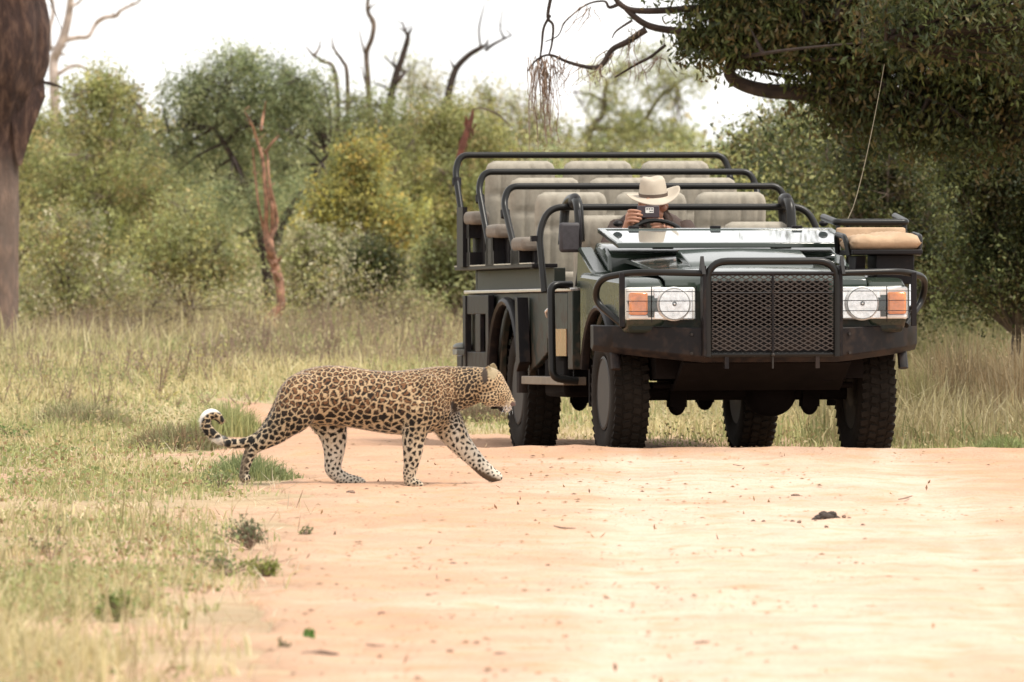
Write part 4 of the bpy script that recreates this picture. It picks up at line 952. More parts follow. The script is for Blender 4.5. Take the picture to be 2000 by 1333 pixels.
# --- bumper and bull bar
sec = [(-.97, -.38, .635, .785, .10), (-.88, -.52, .62, .782, .14), (-.72, -.68, .60, .778, .2), (-.50, -.80, .575, .77, .22), (-.40, -.83, .565, .768, .24), (.40, -.83, .565, .768, .24), (.50, -.80, .575, .77, .22), (.72, -.68, .60, .778, .2), (.88, -.52, .62, .782, .14), (.97, -.38, .635, .785, .10)]
mb = MB(); mb.loft([[(u, v, z0 + .035), (u, v, z1), (u, v + dp, z1 + .004), (u, v + dp, z0 + .02), (u, v + .05, z0)] for (u, v, z0, z1, dp) in sec])
bp_ = P_(mb, 'bumper', BLK, bevel=.006, ang=25)
mb = MB(); mb.tube([(-.40, -.85, .612), (.40, -.85, .612)], .017, 10); mb.build('lower_tube', TUB, bp_)
for (u, z) in ((-.36, .74), (.36, .74), (-.36, .60), (.36, .60), (-.47, .73), (.47, .73), (-.47, .62), (.47, .62)):
    mb = MB(); mb.lathe([(-.842 if abs(u) < .4 else -.826, .009), (-.80, .009)], (u, 0, z), 'y', 6); mb.build('bolt', RIM, bp_)
for u in (-.27, .27): mb = MB(); mb.bb(u - .012, u + .012, -.86, -.83, .53, .60); mb.build('recovery_tab', BLK, bp_)
mb = MB(); mb.bb(-.004, .004, -.88, -.86, .53, .60); mb.ball((0, -.88, .61), .012, 8, 6); mb.build('hitch_pin', RIM, bp_)
bb = MB(); bb.tube(arc_corner([(-.385, -.87, .60), (-.385, -.87, 1.155), (.385, -.87, 1.155), (.385, -.87, .60)], .12), .022, 12)
bar = P_(bb, 'bull_bar', TUB)
for sx in (-1, 1):
    mb = MB(); mb.tube(arc_corner([(sx * .40, -.85, 1.085), (sx * .80, -.80, 1.095), (sx * .975, -.60, 1.06), (sx * .985, -.48, .93), (sx * .84, -.66, .78)], .11), .02, 10); mb.build('side_hoop', TUB, bar)
    mb = MB(); mb.bb(sx * .415, sx * .395, -.89, -.80, .60, 1.13); mb.build('upright_plate', BLK, bar, bevel=.004)
    mb = MB(); mb.bb(sx * .852, sx * .885, -.76, -.74, .775, 1.09); mb.build('upright_plate', BLK, bar, bevel=.003)
    mb = MB(); mb.prism([(-.92, 1.08), (-.86, 1.185), (-.80, 1.08)], sx * .405, sx * .425, 'x'); mb.build('gusset', BLK, bar)
mb = MB(); W_, z0, z1 = .36, .635, 1.075; cu_, cz_ = .0525, .0275; v = -.875
def seg_clip(p, q):
    # strand clipped to the frame
    t0, t1 = 0., 1.; d = (q[0] - p[0], q[1] - p[1])
    for a, b_ in ((-d[0], p[0] + W_), (d[0], W_ - p[0]), (-d[1], p[1] - z0), (d[1], z1 - p[1])):
        if abs(a) < 1e-9:
            if b_ < 0: return None
        else:
            r = b_ / a
            if a < 0: t0 = max(t0, r)
            else: t1 = min(t1, r)
    if t0 >= t1: return None
    return ((p[0] + d[0] * t0, p[1] + d[1] * t0), (p[0] + d[0] * t1, p[1] + d[1] * t1))
sl_ = cz_ / cu_
for k in range(-40, 42):
    for sg in (-1, 1):
        zc = (z0 + z1) / 2 + k * cz_; r = seg_clip((-W_, zc - sg * W_ * sl_), (W_, zc + sg * W_ * sl_))
        if r:
            a, b_ = r; L_ = math.hypot(b_[0] - a[0], b_[1] - a[1])
            if L_ < .01: continue
            ang = math.atan2(b_[1] - a[1], b_[0] - a[0])
            mb.box(((a[0] + b_[0]) / 2, v + sg * .0015, (a[1] + b_[1]) / 2), (L_, .004, .0062), Matrix.Rotation(-ang, 3, 'Y'))
MESHM = pm('screen_metal', (.030, .023, .019), .5, .1, var=.3, dust=.25, dustc=(.10, .07, .05))
ms = mb.build('mesh_screen', MESHM, bar); ms['kind'] = 'stuff'
mb = MB(); mb.tube([(0, -.88, .60), (0, -.88, 1.08)], .007, 8); mb.tube([(-.36, -.878, .97), (.36, -.878, .97)], .005, 6); mb.tube([(-.37, -.876, 1.083), (.37, -.876, 1.083)], .012, 8)
mb.build('screen_stay', BLK, bar)

# --- wheels
def wheel(u, v, sx, z=.385, turn=0):
    R_, W2 = .392, .108
    e = MB(); e.lathe([(-.09, .0), (-.09, .07), (-.03, .085), (-.03, .12), (.06, .12)], (0, 0, 0), 'x', 24)
    hub = e.build('wheel', RIM, car); hub.location = (u, v, z)
    e = MB(); prof = []
    for (a, r) in [(-.085, .215), (-.104, .24), (-.112, .30), (-.108, .345), (-.092, .375), (-.07, .388), (0, .394), (.07, .388), (.092, .375), (.108, .345), (.112, .30), (.104, .24), (.085, .215)]: prof.append((a, r))
    e.lathe(prof, (0, 0, 0), 'x', 56, True)
    ty = e.build('tyre', RUB, hub, ang=50)
    e = MB(); n = 44
    for k in range(n):
        for j, (a, l) in enumerate([(-.082, .042), (-.028, .044), (.028, .044), (.082, .042)]):
            w = 2 * math.pi * (k + .5 * (j % 2)) / n; r = .392 if abs(a) < .05 else .383
            m3 = Matrix.Rotation(w, 3, 'X') @ Matrix.Rotation(.25 if j % 2 else -.25, 3, 'Z')
            e.box(Matrix.Rotation(w, 3, 'X') @ Vector((a, 0, r)), (l, .034, .022), m3)
    tr_ = e.build('tread_block', RUB, ty); tr_['kind'] = 'stuff'
    e = MB(); e.lathe([(-.10, .218), (-.105, .205), (-.07, .195), (-.04, .15), (-.055, .11), (-.03, .09), (.09, .09), (.09, .218)], (0, 0, 0), 'x', 40)
    e.build('rim', RIM, hub, ang=50)
    e = MB()
    for k in range(6): w = 2 * math.pi * k / 6; e.lathe([(-.075, .011), (-.05, .011)], (0, .075 * math.cos(w), .075 * math.sin(w)), 'x', 6)
    e.build('wheel_nuts', ALU, hub)['kind'] = 'stuff'
    hub.rotation_euler = (random.random() * 3, 0, 0) if sx < 0 else (random.random() * 3, 0, math.pi)
    return hub
for (u, v, sx) in ((-.74, 0, -1), (.74, 0, 1), (-.69, 3.18, -1), (.69, 3.18, 1)): wheel(u, v, sx)

# --- chassis, axles, springs
mb = MB(); [mb.bb(sx * .36, sx * .46, -.6, 4.9, .50, .64) for sx in (-1, 1)]; mb.bb(-.62, .62, -.5, .9, .47, .74); mb.bb(-.46, .46, 1.2, 1.35, .5, .62); mb.bb(-.6, .6, 4.2, 4.35, .5, .62)
P_(mb, 'chassis', DRK)
for v in (0, 3.18):
    s = 1 if v == 0 else .95
    mb = MB(); mb.tube([(-.62 * s, v, .385), (.62 * s, v, .385)], .045, 12); du = -.12 if v else .16
    mb.ball((du, v, .375), (.16, .15, .135), 16, 12); mb.tube([(du, v + (.1 if v == 0 else -.1), .38), (du, v + (.5 if v == 0 else -.6), .48)], .04, 8); P_(mb, 'axle', DRK)
    for sx in (-1, 1):
        mb = MB(); 
        for k in range(5): mb.bb(sx * .40 - .035, sx * .40 + .035, v - .52 + k * .08, v + .52 - k * .08, .455 - k * .012, .465 - k * .012)
        mb.bb(sx * .40 - .05, sx * .40 + .05, v - .06, v + .06, .30, .47); mb.ball((sx * .40, v, .32), (.055, .06, .07), 10, 8)
        P_(mb, 'leaf_spring', DRK)
mb = MB(); mb.tube([(-.6, -.28, .43), (.6, -.28, .43)], .018, 8); mb.tube([(-.6, -.2, .47), (.3, -.22, .44), (.62, -.1, .42)], .012, 8); P_(mb, 'steering_rod', DRK)
mb = MB(); mb.prism([(-.72, .56), (-.40, .40), (-.2, .40), (-.2, .44), (-.4, .44), (-.70, .60)], -.5, .5, 'x'); P_(mb, 'bash_plate', DRK, bevel=.004)
mb = MB(); mb.bb(-.80, -.52, 1.5, 2.2, .35, .60); P_(mb, 'fuel_tank', DRK, bevel=.03); mb = MB(); mb.bb(.50, .80, 1.5, 2.2, .38, .60); P_(mb, 'fuel_tank', DRK, bevel=.03)

# --- body tub behind the bonnet
mb = MB()
for sx in (-1, 1):
    mb.prism([(1.06, .52), (1.06, 1.0), (1.22, 1.0), (1.22, .52)], sx * .78, sx * .83, 'x')
    mb.prism([(1.98, .62), (1.98, .99), (2.60, .99), (2.60, .50), (2.30, .55)], sx * .78, sx * .82, 'x')
    a = [(3.18 + .50 * math.cos(math.radians(t_)), .44 + .48 * math.sin(math.radians(t_))) for t_ in range(0, 181, 15)]
    mb.prism([(3.75, .50), (4.85, .56), (4.85, .99), (2.60, .99), (2.60, .50)] + a[::-1], sx * .775, sx * .815, 'x')
mb.bb(-.77, .77, 1.1, 4.8, .66, .70); mb.bb(-.77, .77, 4.80, 4.85, .56, 1.15)
P_(mb, 'body', PG2, bevel=.006)
for sx in (-1, 1):
    mb = MB(); mb.prism([(1.24, .60), (1.24, .985), (1.96, .985), (1.96, .72), (1.72, .60)], sx * .785, sx * .828, 'x'); dr = P_(mb, 'door', PG2, bevel=.008)
    mb = MB(); mb.tube([(sx * .84, 1.72, .90), (sx * .86, 1.78, .87), (sx * .84, 1.84, .84)], .012, 8); mb.build('handle', ALU, dr)
    mb = MB(); mb.prism([(1.26, .60), (1.26, .765), (1.60, .765), (1.80, .68), (1.70, .60)], sx * .829, sx * .834, 'x'); mb.build('door_sand_reflection', pm('sand_reflection_tan', (.32, .17, .10), .25, var=.15, coat=.3), dr)  # tan plate stands in for sunlit sand reflected on the lower door
    mb = MB(); mb.bb(sx * .70, sx * .77, 2.0, 4.78, 1.0, 1.14); P_(mb, 'upper_side', PG2, bevel=.004)
    mb = MB(); mb.bb(sx * .78, sx * .845, 1.06, 4.86, .992, 1.012); P_(mb, 'waist_rail', ALU, bevel=.004)
    mb = MB(); mb.bb(sx * .74, sx * .90, 2.05, 4.88, 1.142, 1.165); P_(mb, 'side_shelf', BLK, bevel=.003)
    mb = MB(); mb.bb(sx * .885, sx * .905, 2.05, 4.88, 1.165, 1.172); P_(mb, 'shelf_edge', ALU)
    a = [(sx * .86, 3.18 + .55 * math.cos(math.radians(t_)), .44 + .50 * math.sin(math.radians(t_))) for t_ in range(-8, 189, 14)]
    mb = MB(); mb.tube(a, .035, 8, flat=.8); P_(mb, 'arch_flare', BLK)
    mb = MB(); mb.bb(sx * .66, sx * .86, 3.74, 3.77, .26, .75); P_(mb, 'mud_flap', DRK)
    mb = MB(); mb.bb(sx * .88, sx * .74, 1.10, 2.55, .425, .475); st = P_(mb, 'step', ALU if False else pm('step_metal', (.16, .13, .10), .5, .3, dust=.4, dustc=(.25, .18, .13)), bevel=.004)
    for v in (1.2, 2.4): mb = MB(); mb.bb(sx * .45, sx * .80, v - .02, v + .02, .44, .52); mb.build('step_bracket', DRK, st)
    mb = MB(); mb.tube(arc_corner([(sx * .82, 1.15, 1.03), (sx * .955, 1.10, 1.03), (sx * .955, 1.05, .47), (sx * .80, 1.05, .45)], .05), .024, 10); P_(mb, 'side_guard', TUB)
    mb = MB(); mb.prism([(2.50, .56), (2.58, .96), (2.66, .96), (2.62, .50)], sx * .83, sx * .90, 'x'); P_(mb, 'arch_stay', ALU if False else BLK, bevel=.004)
mb = MB(); mb.bb(-.86, .86, 4.86, 5.05, .50, .60); P_(mb, 'rear_bumper', BLK, bevel=.01)
mb = MB(); mb.bb(-.92, -.80, 4.7, 4.86, .60, .635); mb.ball((-.87, 4.8, .65), (.06, .06, .03), 10, 6); P_(mb, 'rear_step', pm('grey_metal', (.2, .2, .18), .5, .5), bevel=.004)
mb = MB()
for u in (-.5, -.12, .28): mb.bb(-.775, .775, 1.15, 1.2, .70, 1.05) if u == -.5 else None
P_(mb, 'dashboard', BLK, bevel=.01)

# --- tiered seats
def pillow(mb, c, w, h, t, flutes, rx_=0., hz=1, round_=.06):
    """padded panel in the u-z plane facing the front, with stitched flutes"""
    nu, nz = 26, 30; m3 = Matrix.Rotation(rx_, 3, 'X'); V = []; F = []
    for side in (-1, 1):
        for j in range(nz + 1):
            for i in range(nu + 1):
                a = -1 + 2 * i / nu; b_ = -1 + 2 * j / nz
                # rounded outline
                tt = max(0, (abs(b_) - .72) / .28); ex = 1 - (.085 / (w / 2)) * (1 - math.sqrt(max(0, 1 - tt * tt))) * (round_ / .10); x = a * w / 2 * ex
                f = (1 - abs(a) ** 6) ** .5 * (1 - abs(b_) ** 8) ** .5 if abs(a) < 1 and abs(b_) < 1 else 0
                y = side * t / 2 * f
                if side < 0 and flutes:
                    for g_ in flutes: y += .022 * math.exp(-((a - g_) / .035) ** 2) * f
                    if hz and abs(b_) < 1: y += .014 * math.exp(-((b_ - .30) / .07) ** 2) * f
                V.append(m3 @ Vector((x, y, b_ * h / 2)) + Vector(c))
    N = (nu + 1) * (nz + 1)
    for s_ in range(2):
        for j in range(nz):
            for i in range(nu):
                a = s_ * N + j * (nu + 1) + i; q = (a, a + 1, a + nu + 2, a + nu + 1); F.append(q if s_ == 0 else q[::-1])
    mb.add(V, F)
def seat(u, v, ztop, w=.40, h=.60, name='passenger_seat'):
    b_ = MB(); b_.bb(u - w / 2, u + w / 2, v - .55, v - .02, ztop - h - .12, ztop - h - .02); base_ = b_.build(name, FABD, car, bevel=.02)
    b_ = MB(); pillow(b_, (u, v, ztop - h / 2), w, h, .10, [-.56, -.12, .32, .75], .14); o = b_.build('backrest', FAB, base_, ang=0, weld=True); o.data.shade_smooth()
    b_ = MB(); b_.bb(u - w / 2 + .005, u + w / 2 - .005, v - .56, v - .06, ztop - h - .025, ztop - h + .10); b_.build('cushion', FAB, base_, bevel=.035, seg=3)
    b_ = MB()
    for s_ in (-.8, .8): b_.bb(u + s_ * w / 2 - .02, u + s_ * w / 2 + .02, v - .02, v + .03, ztop - h, ztop - .15)
    b_.build('seat_frame', BLK, base_)
rows = [(2.80, 1.617, 3.08, 1.655), (3.72, 1.722, 4.00, 1.762), (4.60, 1.845, 4.88, 1.885)]
for (v, zt, vh, zh) in rows:
    for u in (-.525, -.02, .485): seat(u, v, zt, .455)
    # floor of the tier
    mb = MB(); mb.bb(-.74, .74, v - .85, v + .06, zt - .85, zt - .80); mb.bb(-.74, .74, v - .02, v + .05, .70, zt - .70); P_(mb, 'tier_floor', DRK)
    for sx in (-1, 1):
        mb = MB(); x0, x1 = (sx * .80, sx * .93); za = zt - .285 if v < 3 else (zt - .30 if v < 4 else zt - .33)
        mb.bb(sx * .80, sx * .92, v - .50, v - .10, za - .085, za); ar = P_(mb, 'armrest', FABD, bevel=.03, seg=3)
        mb = MB(); zb = 1.165
        mb.bb(sx * .895, sx * .905, v - .30, v - .24, zb, za - .08); mb.bb(sx * .895, sx * .905, v - .12, v - .04, zb, za - .08); mb.bb(sx * .83, sx * .905, v - .30, v - .04, za - .17, za - .085)
        mb.bb(sx * .80, sx * .905, v - .33, v - .02, zb, zb + .09); mb.bb(sx * .81, sx * .83, v - .45, v, zb, za - .08)
        mb.build('armrest_bracket', BLK, ar)
seat(-.47, 1.84, 1.46, .42, .60, 'driver_seat'); seat(.45, 1.84, 1.42, .42, .60, 'driver_seat')
for k, (v, zt, vh, zh) in enumerate(rows):
    mb = MB(); mb.tube(arc_corner([(-.87, vh - .38, 1.165), (-.90, vh - .03, zh - .10), (-.86, vh, zh), (.86, vh, zh), (.90, vh - .03, zh - .10), (.87, vh - .38, 1.165)], .17, 8), .021, 12)
    hp = P_(mb, 'roll_bar', TUB)
    for sx in (-1, 1): mb = MB(); mb.tube([(sx * .895, vh - .055, zh - .15), (sx * .895, vh - .07, zh - .195)], .03, 10); mb.build('bar_clamp', BLK, hp)
    mb = MB(); mb.bb(-.925, -.895, v - .18, v + .05, 1.16, zt - .30) if k == 2 else None
    if k == 2: mb.build('outer_panel', BLK, hp)
# front bar with its padded grips
mb = MB(); mb.tube(arc_corner([(-.86, 1.85, .99), (-.875, 1.95, 1.36), (-.80, 2.0, 1.51), (.80, 2.0, 1.51), (.875, 1.95, 1.36), (.86, 1.85, .99)], .16, 8), .021, 12); fb = P_(mb, 'roll_bar', TUB)
for sx in (-1, 1):
    mb = MB(); u = sx * .66; mb.tube(arc_corner([(u + sx * .04, 2.10, 1.28), (u + sx * .02, 2.12, 1.52), (u, 2.0, 1.57), (u, 1.78, 1.54), (u, 1.72, 1.30)], .08), .030, 10); mb.build('grab_handle', TUB, fb)
    mb = MB(); mb.ball((u, 1.90, 1.545), (.035, .11, .05), 14, 10); mb.build('grip_pad', BLK, fb)
    mb = MB(); mb.bb(sx * .885, sx * .925, 1.93, 1.97, 1.30, 1.335); mb.build('bar_bracket', BLK, fb)
# door mirror on its stalk
mb = MB(); mb.tube(catmull([(-.80, 1.10, 1.02), (-.78, 1.08, 1.20), (-.775, 1.08, 1.40), (-.76, 1.2, 1.48)], 4), .008, 8); mb.tube([(-.775, 1.08, 1.25), (-.84, 1.10, 1.26)], .012, 8); mi = P_(mb, 'mirror_stalk', BLK)
mb = MB(); mb.bb(-.905, -.77, 1.07, 1.11, 1.225, 1.405); mb.build('mirror', pm('mirror_back', (.03, .026, .03), .6, var=.3, scale=30), mi, bevel=.02, seg=3)
mb = MB(); mb.ball((-.735, 1.05, 1.24), (.03, .03, .018), 10, 6); mb.build('mirror_joint', BLK, mi)
# steering wheel
mb = MB(); c_ = Vector((-.27, 1.22, 1.262)); m3 = Matrix.Rotation(math.radians(-38), 3, 'X'); ring = [c_ + m3 @ Vector((.20 * math.cos(a * math.pi / 16), 0, .20 * math.sin(a * math.pi / 16))) for a in range(32)]
mb.tube(ring, .014, 8, closed=True); sw = P_(mb, 'steering_wheel', TUB)
mb = MB(); [mb.tube([c_, c_ + m3 @ Vector((.19 * math.cos(a), 0, .19 * math.sin(a)))], .012, 6) for a in (.2, 2.94, -1.57)]; mb.tube([c_, c_ + Vector((0, -.25, -.2))], .025, 8); mb.build('steering_column', BLK, sw)
# folding rifle rack and other small things on the cowl
mb = MB(); mb.ball((.62, 1.06, 1.31), (.022, .022, .035), 10, 8); P_(mb, 'cowl_knob', BLK)

# --- tracker seat over the far front wing
TS = MB(); TS.bb(.56, .98, -.50, -.08, 1.195, 1.225); TS.bb(.72, .95, -.40, -.16, 1.02, 1.195); TS.prism([(-.40, 1.19), (-.36, 1.05), (-.2, 1.05), (-.2, 1.19)], .60, .66, 'x')
tsb = TS.build('tracker_seat', BLK, car, bevel=.006)
def cushion(mb, c, w, dp, h, seed):
    rs = random.Random(seed); nx, ny = 20, 10; V = []; F = []
    for side in (-1, 1):
        for j in range(ny + 1):
            for i in range(nx + 1):
                a = -1 + 2 * i / nx; b_ = -1 + 2 * j / ny
                f = ((1 - abs(a) ** 8) * (1 - abs(b_) ** 6)) ** .35 if abs(a) < 1 and abs(b_) < 1 else 0
                top = .012 * math.sin(a * 5 + b_ * 2) + .012 * math.cos(a * 2.2 - .6) + .006 * math.sin(a * 13 + b_ * 5) if side > 0 else 0
                V.append((c[0] + a * w / 2, c[1] + b_ * dp / 2, c[2] + (side * h / 2 + top) * f))
    N = (nx + 1) * (ny + 1)
    for s_ in range(2):
        for j in range(ny):
            for i in range(nx): a = s_ * N + j * (nx + 1) + i; q = (a, a + 1, a + nx + 2, a + nx + 1); F.append(q if s_ else q[::-1])
    mb.add(V, F)
mb = MB(); cushion(mb, (.765, -.30, 1.266), .42, .42, .085, 1); o = mb.build('cushion', TAN, tsb, ang=0, weld=True); o.data.shade_smooth()
mb = MB(); pillow(mb, (.765, -.06, 1.318), .42, .085, .06, [], -.15, 0, .02); o = mb.build('backrest', TAN, tsb, ang=0, weld=True); o.data.shade_smooth()
mb = MB(); mb.tube(arc_corner([(.545, .26, 1.425), (.56, -.04, 1.39), (.985, -.04, 1.39), (.985, .28, 1.43)], .03), .021, 10); mb.tube([(.57, -.03, 1.39), (.57, -.05, 1.20)], .014, 8); mb.tube([(.975, -.03, 1.39), (.975, -.05, 1.20)], .014, 8)
mb.build('seat_rail', TUB, tsb)
for (u, s_) in ((.535, -1), (.99, 1)):
    mb = MB(); mb.tube(arc_corner([(u - s_ * .02, -.42, 1.19), (u, -.40, 1.30), (u, -.15, 1.32), (u - s_ * .02, -.10, 1.21)], .05), .017, 8); mb.build('seat_grip', TUB, tsb)
# aerial
mb = MB(); pts = []
for k in range(15):
    t_ = k / 14; p = VM.inverted() @ at(1656 + 71 * (t_ ** .75), 428 - 302 * t_, 53.9); pts.append(p)
mb.tube(pts, [.0028, .0012], 6); ae = P_(mb, 'aerial', pm('aerial', (.28, .24, .17), .6))
b0 = pts[0]; mb = MB(); mb.tube([b0, (b0.x, b0.y, 1.12)], .012, 8); mb.build('aerial_base', BLK, ae)
for u, (a, w_) in ((0, (1, 1)),):
    mb = MB(); mb.bb(.905, .925, -.47, -.43, .79, 1.02); P_(mb, 'marker_rod', CHR)

for sx in (-1, 1):
    mb = MB(); mb.bb(sx * .83, sx * .87, 3.80, 3.90, .48, .98); mb.bb(sx * .83, sx * .87, 4.66, 4.76, .48, .98); mb.bb(sx * .83, sx * .86, 3.90, 4.66, .86, .98); mb.bb(sx * .83, sx * .86, 3.90, 4.66, .48, .62); mb.bb(sx * .83, sx * .86, 4.16, 4.34, .62, .86)
    P_(mb, 'side_rack', BLK, bevel=.004)
# ================================================================== the leopard
LD = 48.0; LS = LD / FPX                     # metres per photo pixel at the leopard
LO = Vector(((760 - 1000) * LS, LD, gz((760 - 1000) * LS, LD)))
def lp(px, py, y=0.0):                        # leopard local point: profile pixel, sideways offset (minus = near side)
    return Vector(((px - 760) * LS, y, HCAM - (py - HOR) * LS - LO.z))
def remesh(mb, voxel, smooth_it=6):
    me = mb.mesh('tmp'); o = bpy.data.objects.new('tmp', me); col.objects.link(o)
    r = o.modifiers.new('r', 'REMESH'); r.mode = 'VOXEL'; r.voxel_size = voxel; r.adaptivity = 0
    s = o.modifiers.new('s', 'SMOOTH'); s.factor = .5; s.iterations = smooth_it
    dg = bpy.context.evaluated_depsgraph_get(); ev = o.evaluated_get(dg); me2 = bpy.data.meshes.new_from_object(ev)
    bpy.data.objects.remove(o); bpy.data.meshes.remove(me); return me2
def cstations(st, n=5):
    return catmull([np.array(s, float) for s in st], n)
def body_loft(mb, st, n=20):
    """stations (px, top, bottom, half width m, y offset)"""
    rings = []
    for (px, t_, b_, hw, yo, sl) in cstations(st):
        ring = []
        for k in range(n):
            a = 2 * math.pi * k / n; c, s = math.cos(a), math.sin(a)
            py = (t_ + b_) / 2 - s * (b_ - t_) / 2; w = hw * (abs(c) ** .9) * (1 if c > 0 else -1) * (1 - .10 * max(0, s))
            ring.append(lp(px + sl * s, py, yo + w))
        rings.append(ring)
    mb.loft(rings)
def limb(mb, st, flat=.82, n=14):
    """stations (px, py, radius px, y)"""
    S = cstations(st, 5); P = [lp(a, b, y) for (a, b, r, y) in S]; R = [r * LS for (a, b, r, y) in S]; m = len(P); rings = []
    for i in range(m):
        t = (P[min(i + 1, m - 1)] - P[max(i - 1, 0)]).normalized(); side = Vector((0, 1, 0)); a = t.cross(side).normalized(); s2 = t.cross(a).normalized()
        rings.append([P[i] + a * math.cos(2 * math.pi * k / n) * R[i] + s2 * math.sin(2 * math.pi * k / n) * R[i] * flat for k in range(n)])
    mb.loft(rings)
    for i in (0, m - 1): mb.ball(P[i], (R[i] * .98, R[i] * flat * .98, R[i] * .98), 12, 8)
NY, FY = -.075, .075
mb = MB()
body_loft(mb, [(541, 768, 806, .055, 0, 0), (552, 750, 818, .088, 0, 0), (575, 731, 826, .115, 0, 0), (605, 719, 830, .13, 0, 0), (640, 714, 831, .13, 0, 0), (680, 716, 835, .130, 0, 0), (720, 722, 842, .132, 0, 0),
               (760, 725, 848, .135, 0, 0), (800, 722, 850, .135, 0, 0), (838, 717, 847, .125, 0, 2), (866, 715, 838, .105, 0, 4), (885, 716, 826, .085, 0, 6)])
# neck and head
body_loft(mb, [(850, 720, 820, .09, 0, 0), (880, 716, 812, .082, 0, 3), (905, 716, 803, .074, -.003, 5), (928, 717, 794, .068, -.006, 6), (945, 719, 786, .06, -.01, 6)])
HY = -.022                                    # head turned slightly towards the viewer
mb.ball(lp(954, 751, HY), (33 * LS, .076, 34 * LS), 24, 16)
mb.ball(lp(968, 768, HY - .004), (27 * LS, .066, 27 * LS), 20, 14)
for sy in (-1, 1): mb.ball(lp(958, 776, HY + sy * .044), (22 * LS, .032, 19 * LS), 16, 12)            # cheeks
rings = []
for (px, py, rl, rw) in [(966, 758, 26, .055), (976, 768, 22, .046), (985, 778, 17.5, .038), (993, 787, 13.5, .031), (999, 791, 10.5, .026), (1002, 793, 7, .018)]:
    d_ = Vector((.66, 0, -.75)); a_ = Vector((.75, 0, .66))
    rings.append([lp(px, py, HY - .006) + a_ * math.sin(2 * math.pi * k / 16) * rl * LS + Vector((0, 1, 0)) * math.cos(2 * math.pi * k / 16) * rw for k in range(16)])
mb.loft(rings)
mb.ball(lp(986, 798, HY - .006), (14 * LS, .026, 8 * LS), 14, 10)                                     # chin
mb.ball(lp(994, 789, HY - .024), (9 * LS, .018, 9 * LS), 12, 8); mb.ball(lp(994, 789, HY + .012), (9 * LS, .018, 9 * LS), 12, 8)   # whisker pads
mb.ball(lp(975, 746, HY - .03), (10 * LS, .018, 8 * LS), 12, 8); mb.ball(lp(975, 746, HY + .03), (10 * LS, .018, 8 * LS), 12, 8)   # brows
# near and far shoulder, haunch masses
mb.ball(lp(838, 782, -.085), (36 * LS, .05, 52 * LS), 20, 14); mb.ball(lp(850, 780, .085), (36 * LS, .05, 50 * LS), 20, 14)
mb.ball(lp(815, 815, -.088), (24 * LS, .045, 28 * LS), 16, 12)
mb.ball(lp(588, 782, -.075), (46 * LS, .062, 50 * LS), 20, 14); mb.ball(lp(604, 786, .075), (42 * LS, .06, 46 * LS), 20, 14)
# near hind leg, stretched back
limb(mb, [(592, 772, 46, -.072), (572, 806, 42, NY - .008), (551, 829, 31, NY - .01), (535, 845, 25, NY - .01), (515, 859, 19, NY - .01), (500, 868, 16, NY - .01), (490, 882, 12.5, NY - .01), (483, 900, 11, NY - .01), (478, 918, 9.5, NY - .01), (476, 930, 9, NY - .01)])
mb.ball(lp(480, 934, NY - .01), (12 * LS, .032, 9 * LS), 14, 10)
# far hind leg under the belly
limb(mb, [(618, 790, 36, .07), (640, 824, 34, FY), (650, 850, 28, FY), (652, 878, 22, FY), (650, 902, 18, FY), (650, 918, 16.5, FY), (660, 930, 14, FY), (678, 938, 12, FY), (694, 941, 10.5, FY)])
mb.ball(lp(697, 941, FY), (15 * LS, .034, 8.5 * LS), 16, 10)
for k in (-1, 0, 1): mb.ball(lp(706, 942.5, FY + k * .018), (8.5 * LS, .011, 6.5 * LS), 10, 8)
# near fore leg, upright
limb(mb, [(822, 800, 34, -.085), (812, 835, 27, NY - .005), (808, 858, 22.5, NY - .005), (806, 885, 19, NY - .005), (803, 908, 15, NY - .005), (800, 926, 13, NY - .005), (802, 940, 13, NY - .005)])
mb.ball(lp(808, 944, NY - .005), (17 * LS, .036, 9.5 * LS), 16, 10)
for k in (-1, 0, 1): mb.ball(lp(820, 947, NY - .005 + k * .019), (8.5 * LS, .0115, 6.5 * LS), 10, 8)
# far fore leg, reaching forward with the paw just off the ground
limb(mb, [(862, 806, 34, .07), (878, 836, 30, FY - .01), (892, 858, 25, FY - .01), (908, 878, 20.5, FY - .01), (925, 896, 17.5, FY - .01), (938, 910, 16, FY - .01), (950, 921, 15.5, FY - .01), (962, 930, 14, FY - .01)], .85)
mb.ball(lp(964, 931, FY - .01), (17 * LS, .036, 12 * LS), 16, 10)
for k in (-1, 0, 1): mb.ball(lp(974, 934, FY - .01 + k * .018), (9 * LS, .0115, 7.5 * LS), 10, 8)
# tail
TL = [(556, 770, 14, 0), (542, 800, 13, -.03), (526, 830, 12, -.055), (506, 852, 10.5, -.075), (480, 863, 9.5, -.09), (458, 866, 9.5, -.10), (435, 860, 10, -.11), (415, 847, 10.5, -.115), (404, 831, 11, -.115), (403, 816, 11.5, -.11), (413, 808, 11, -.10), (425, 812, 9.5, -.095), (433, 822, 7, -.09)]
limb(mb, TL, 1.0)
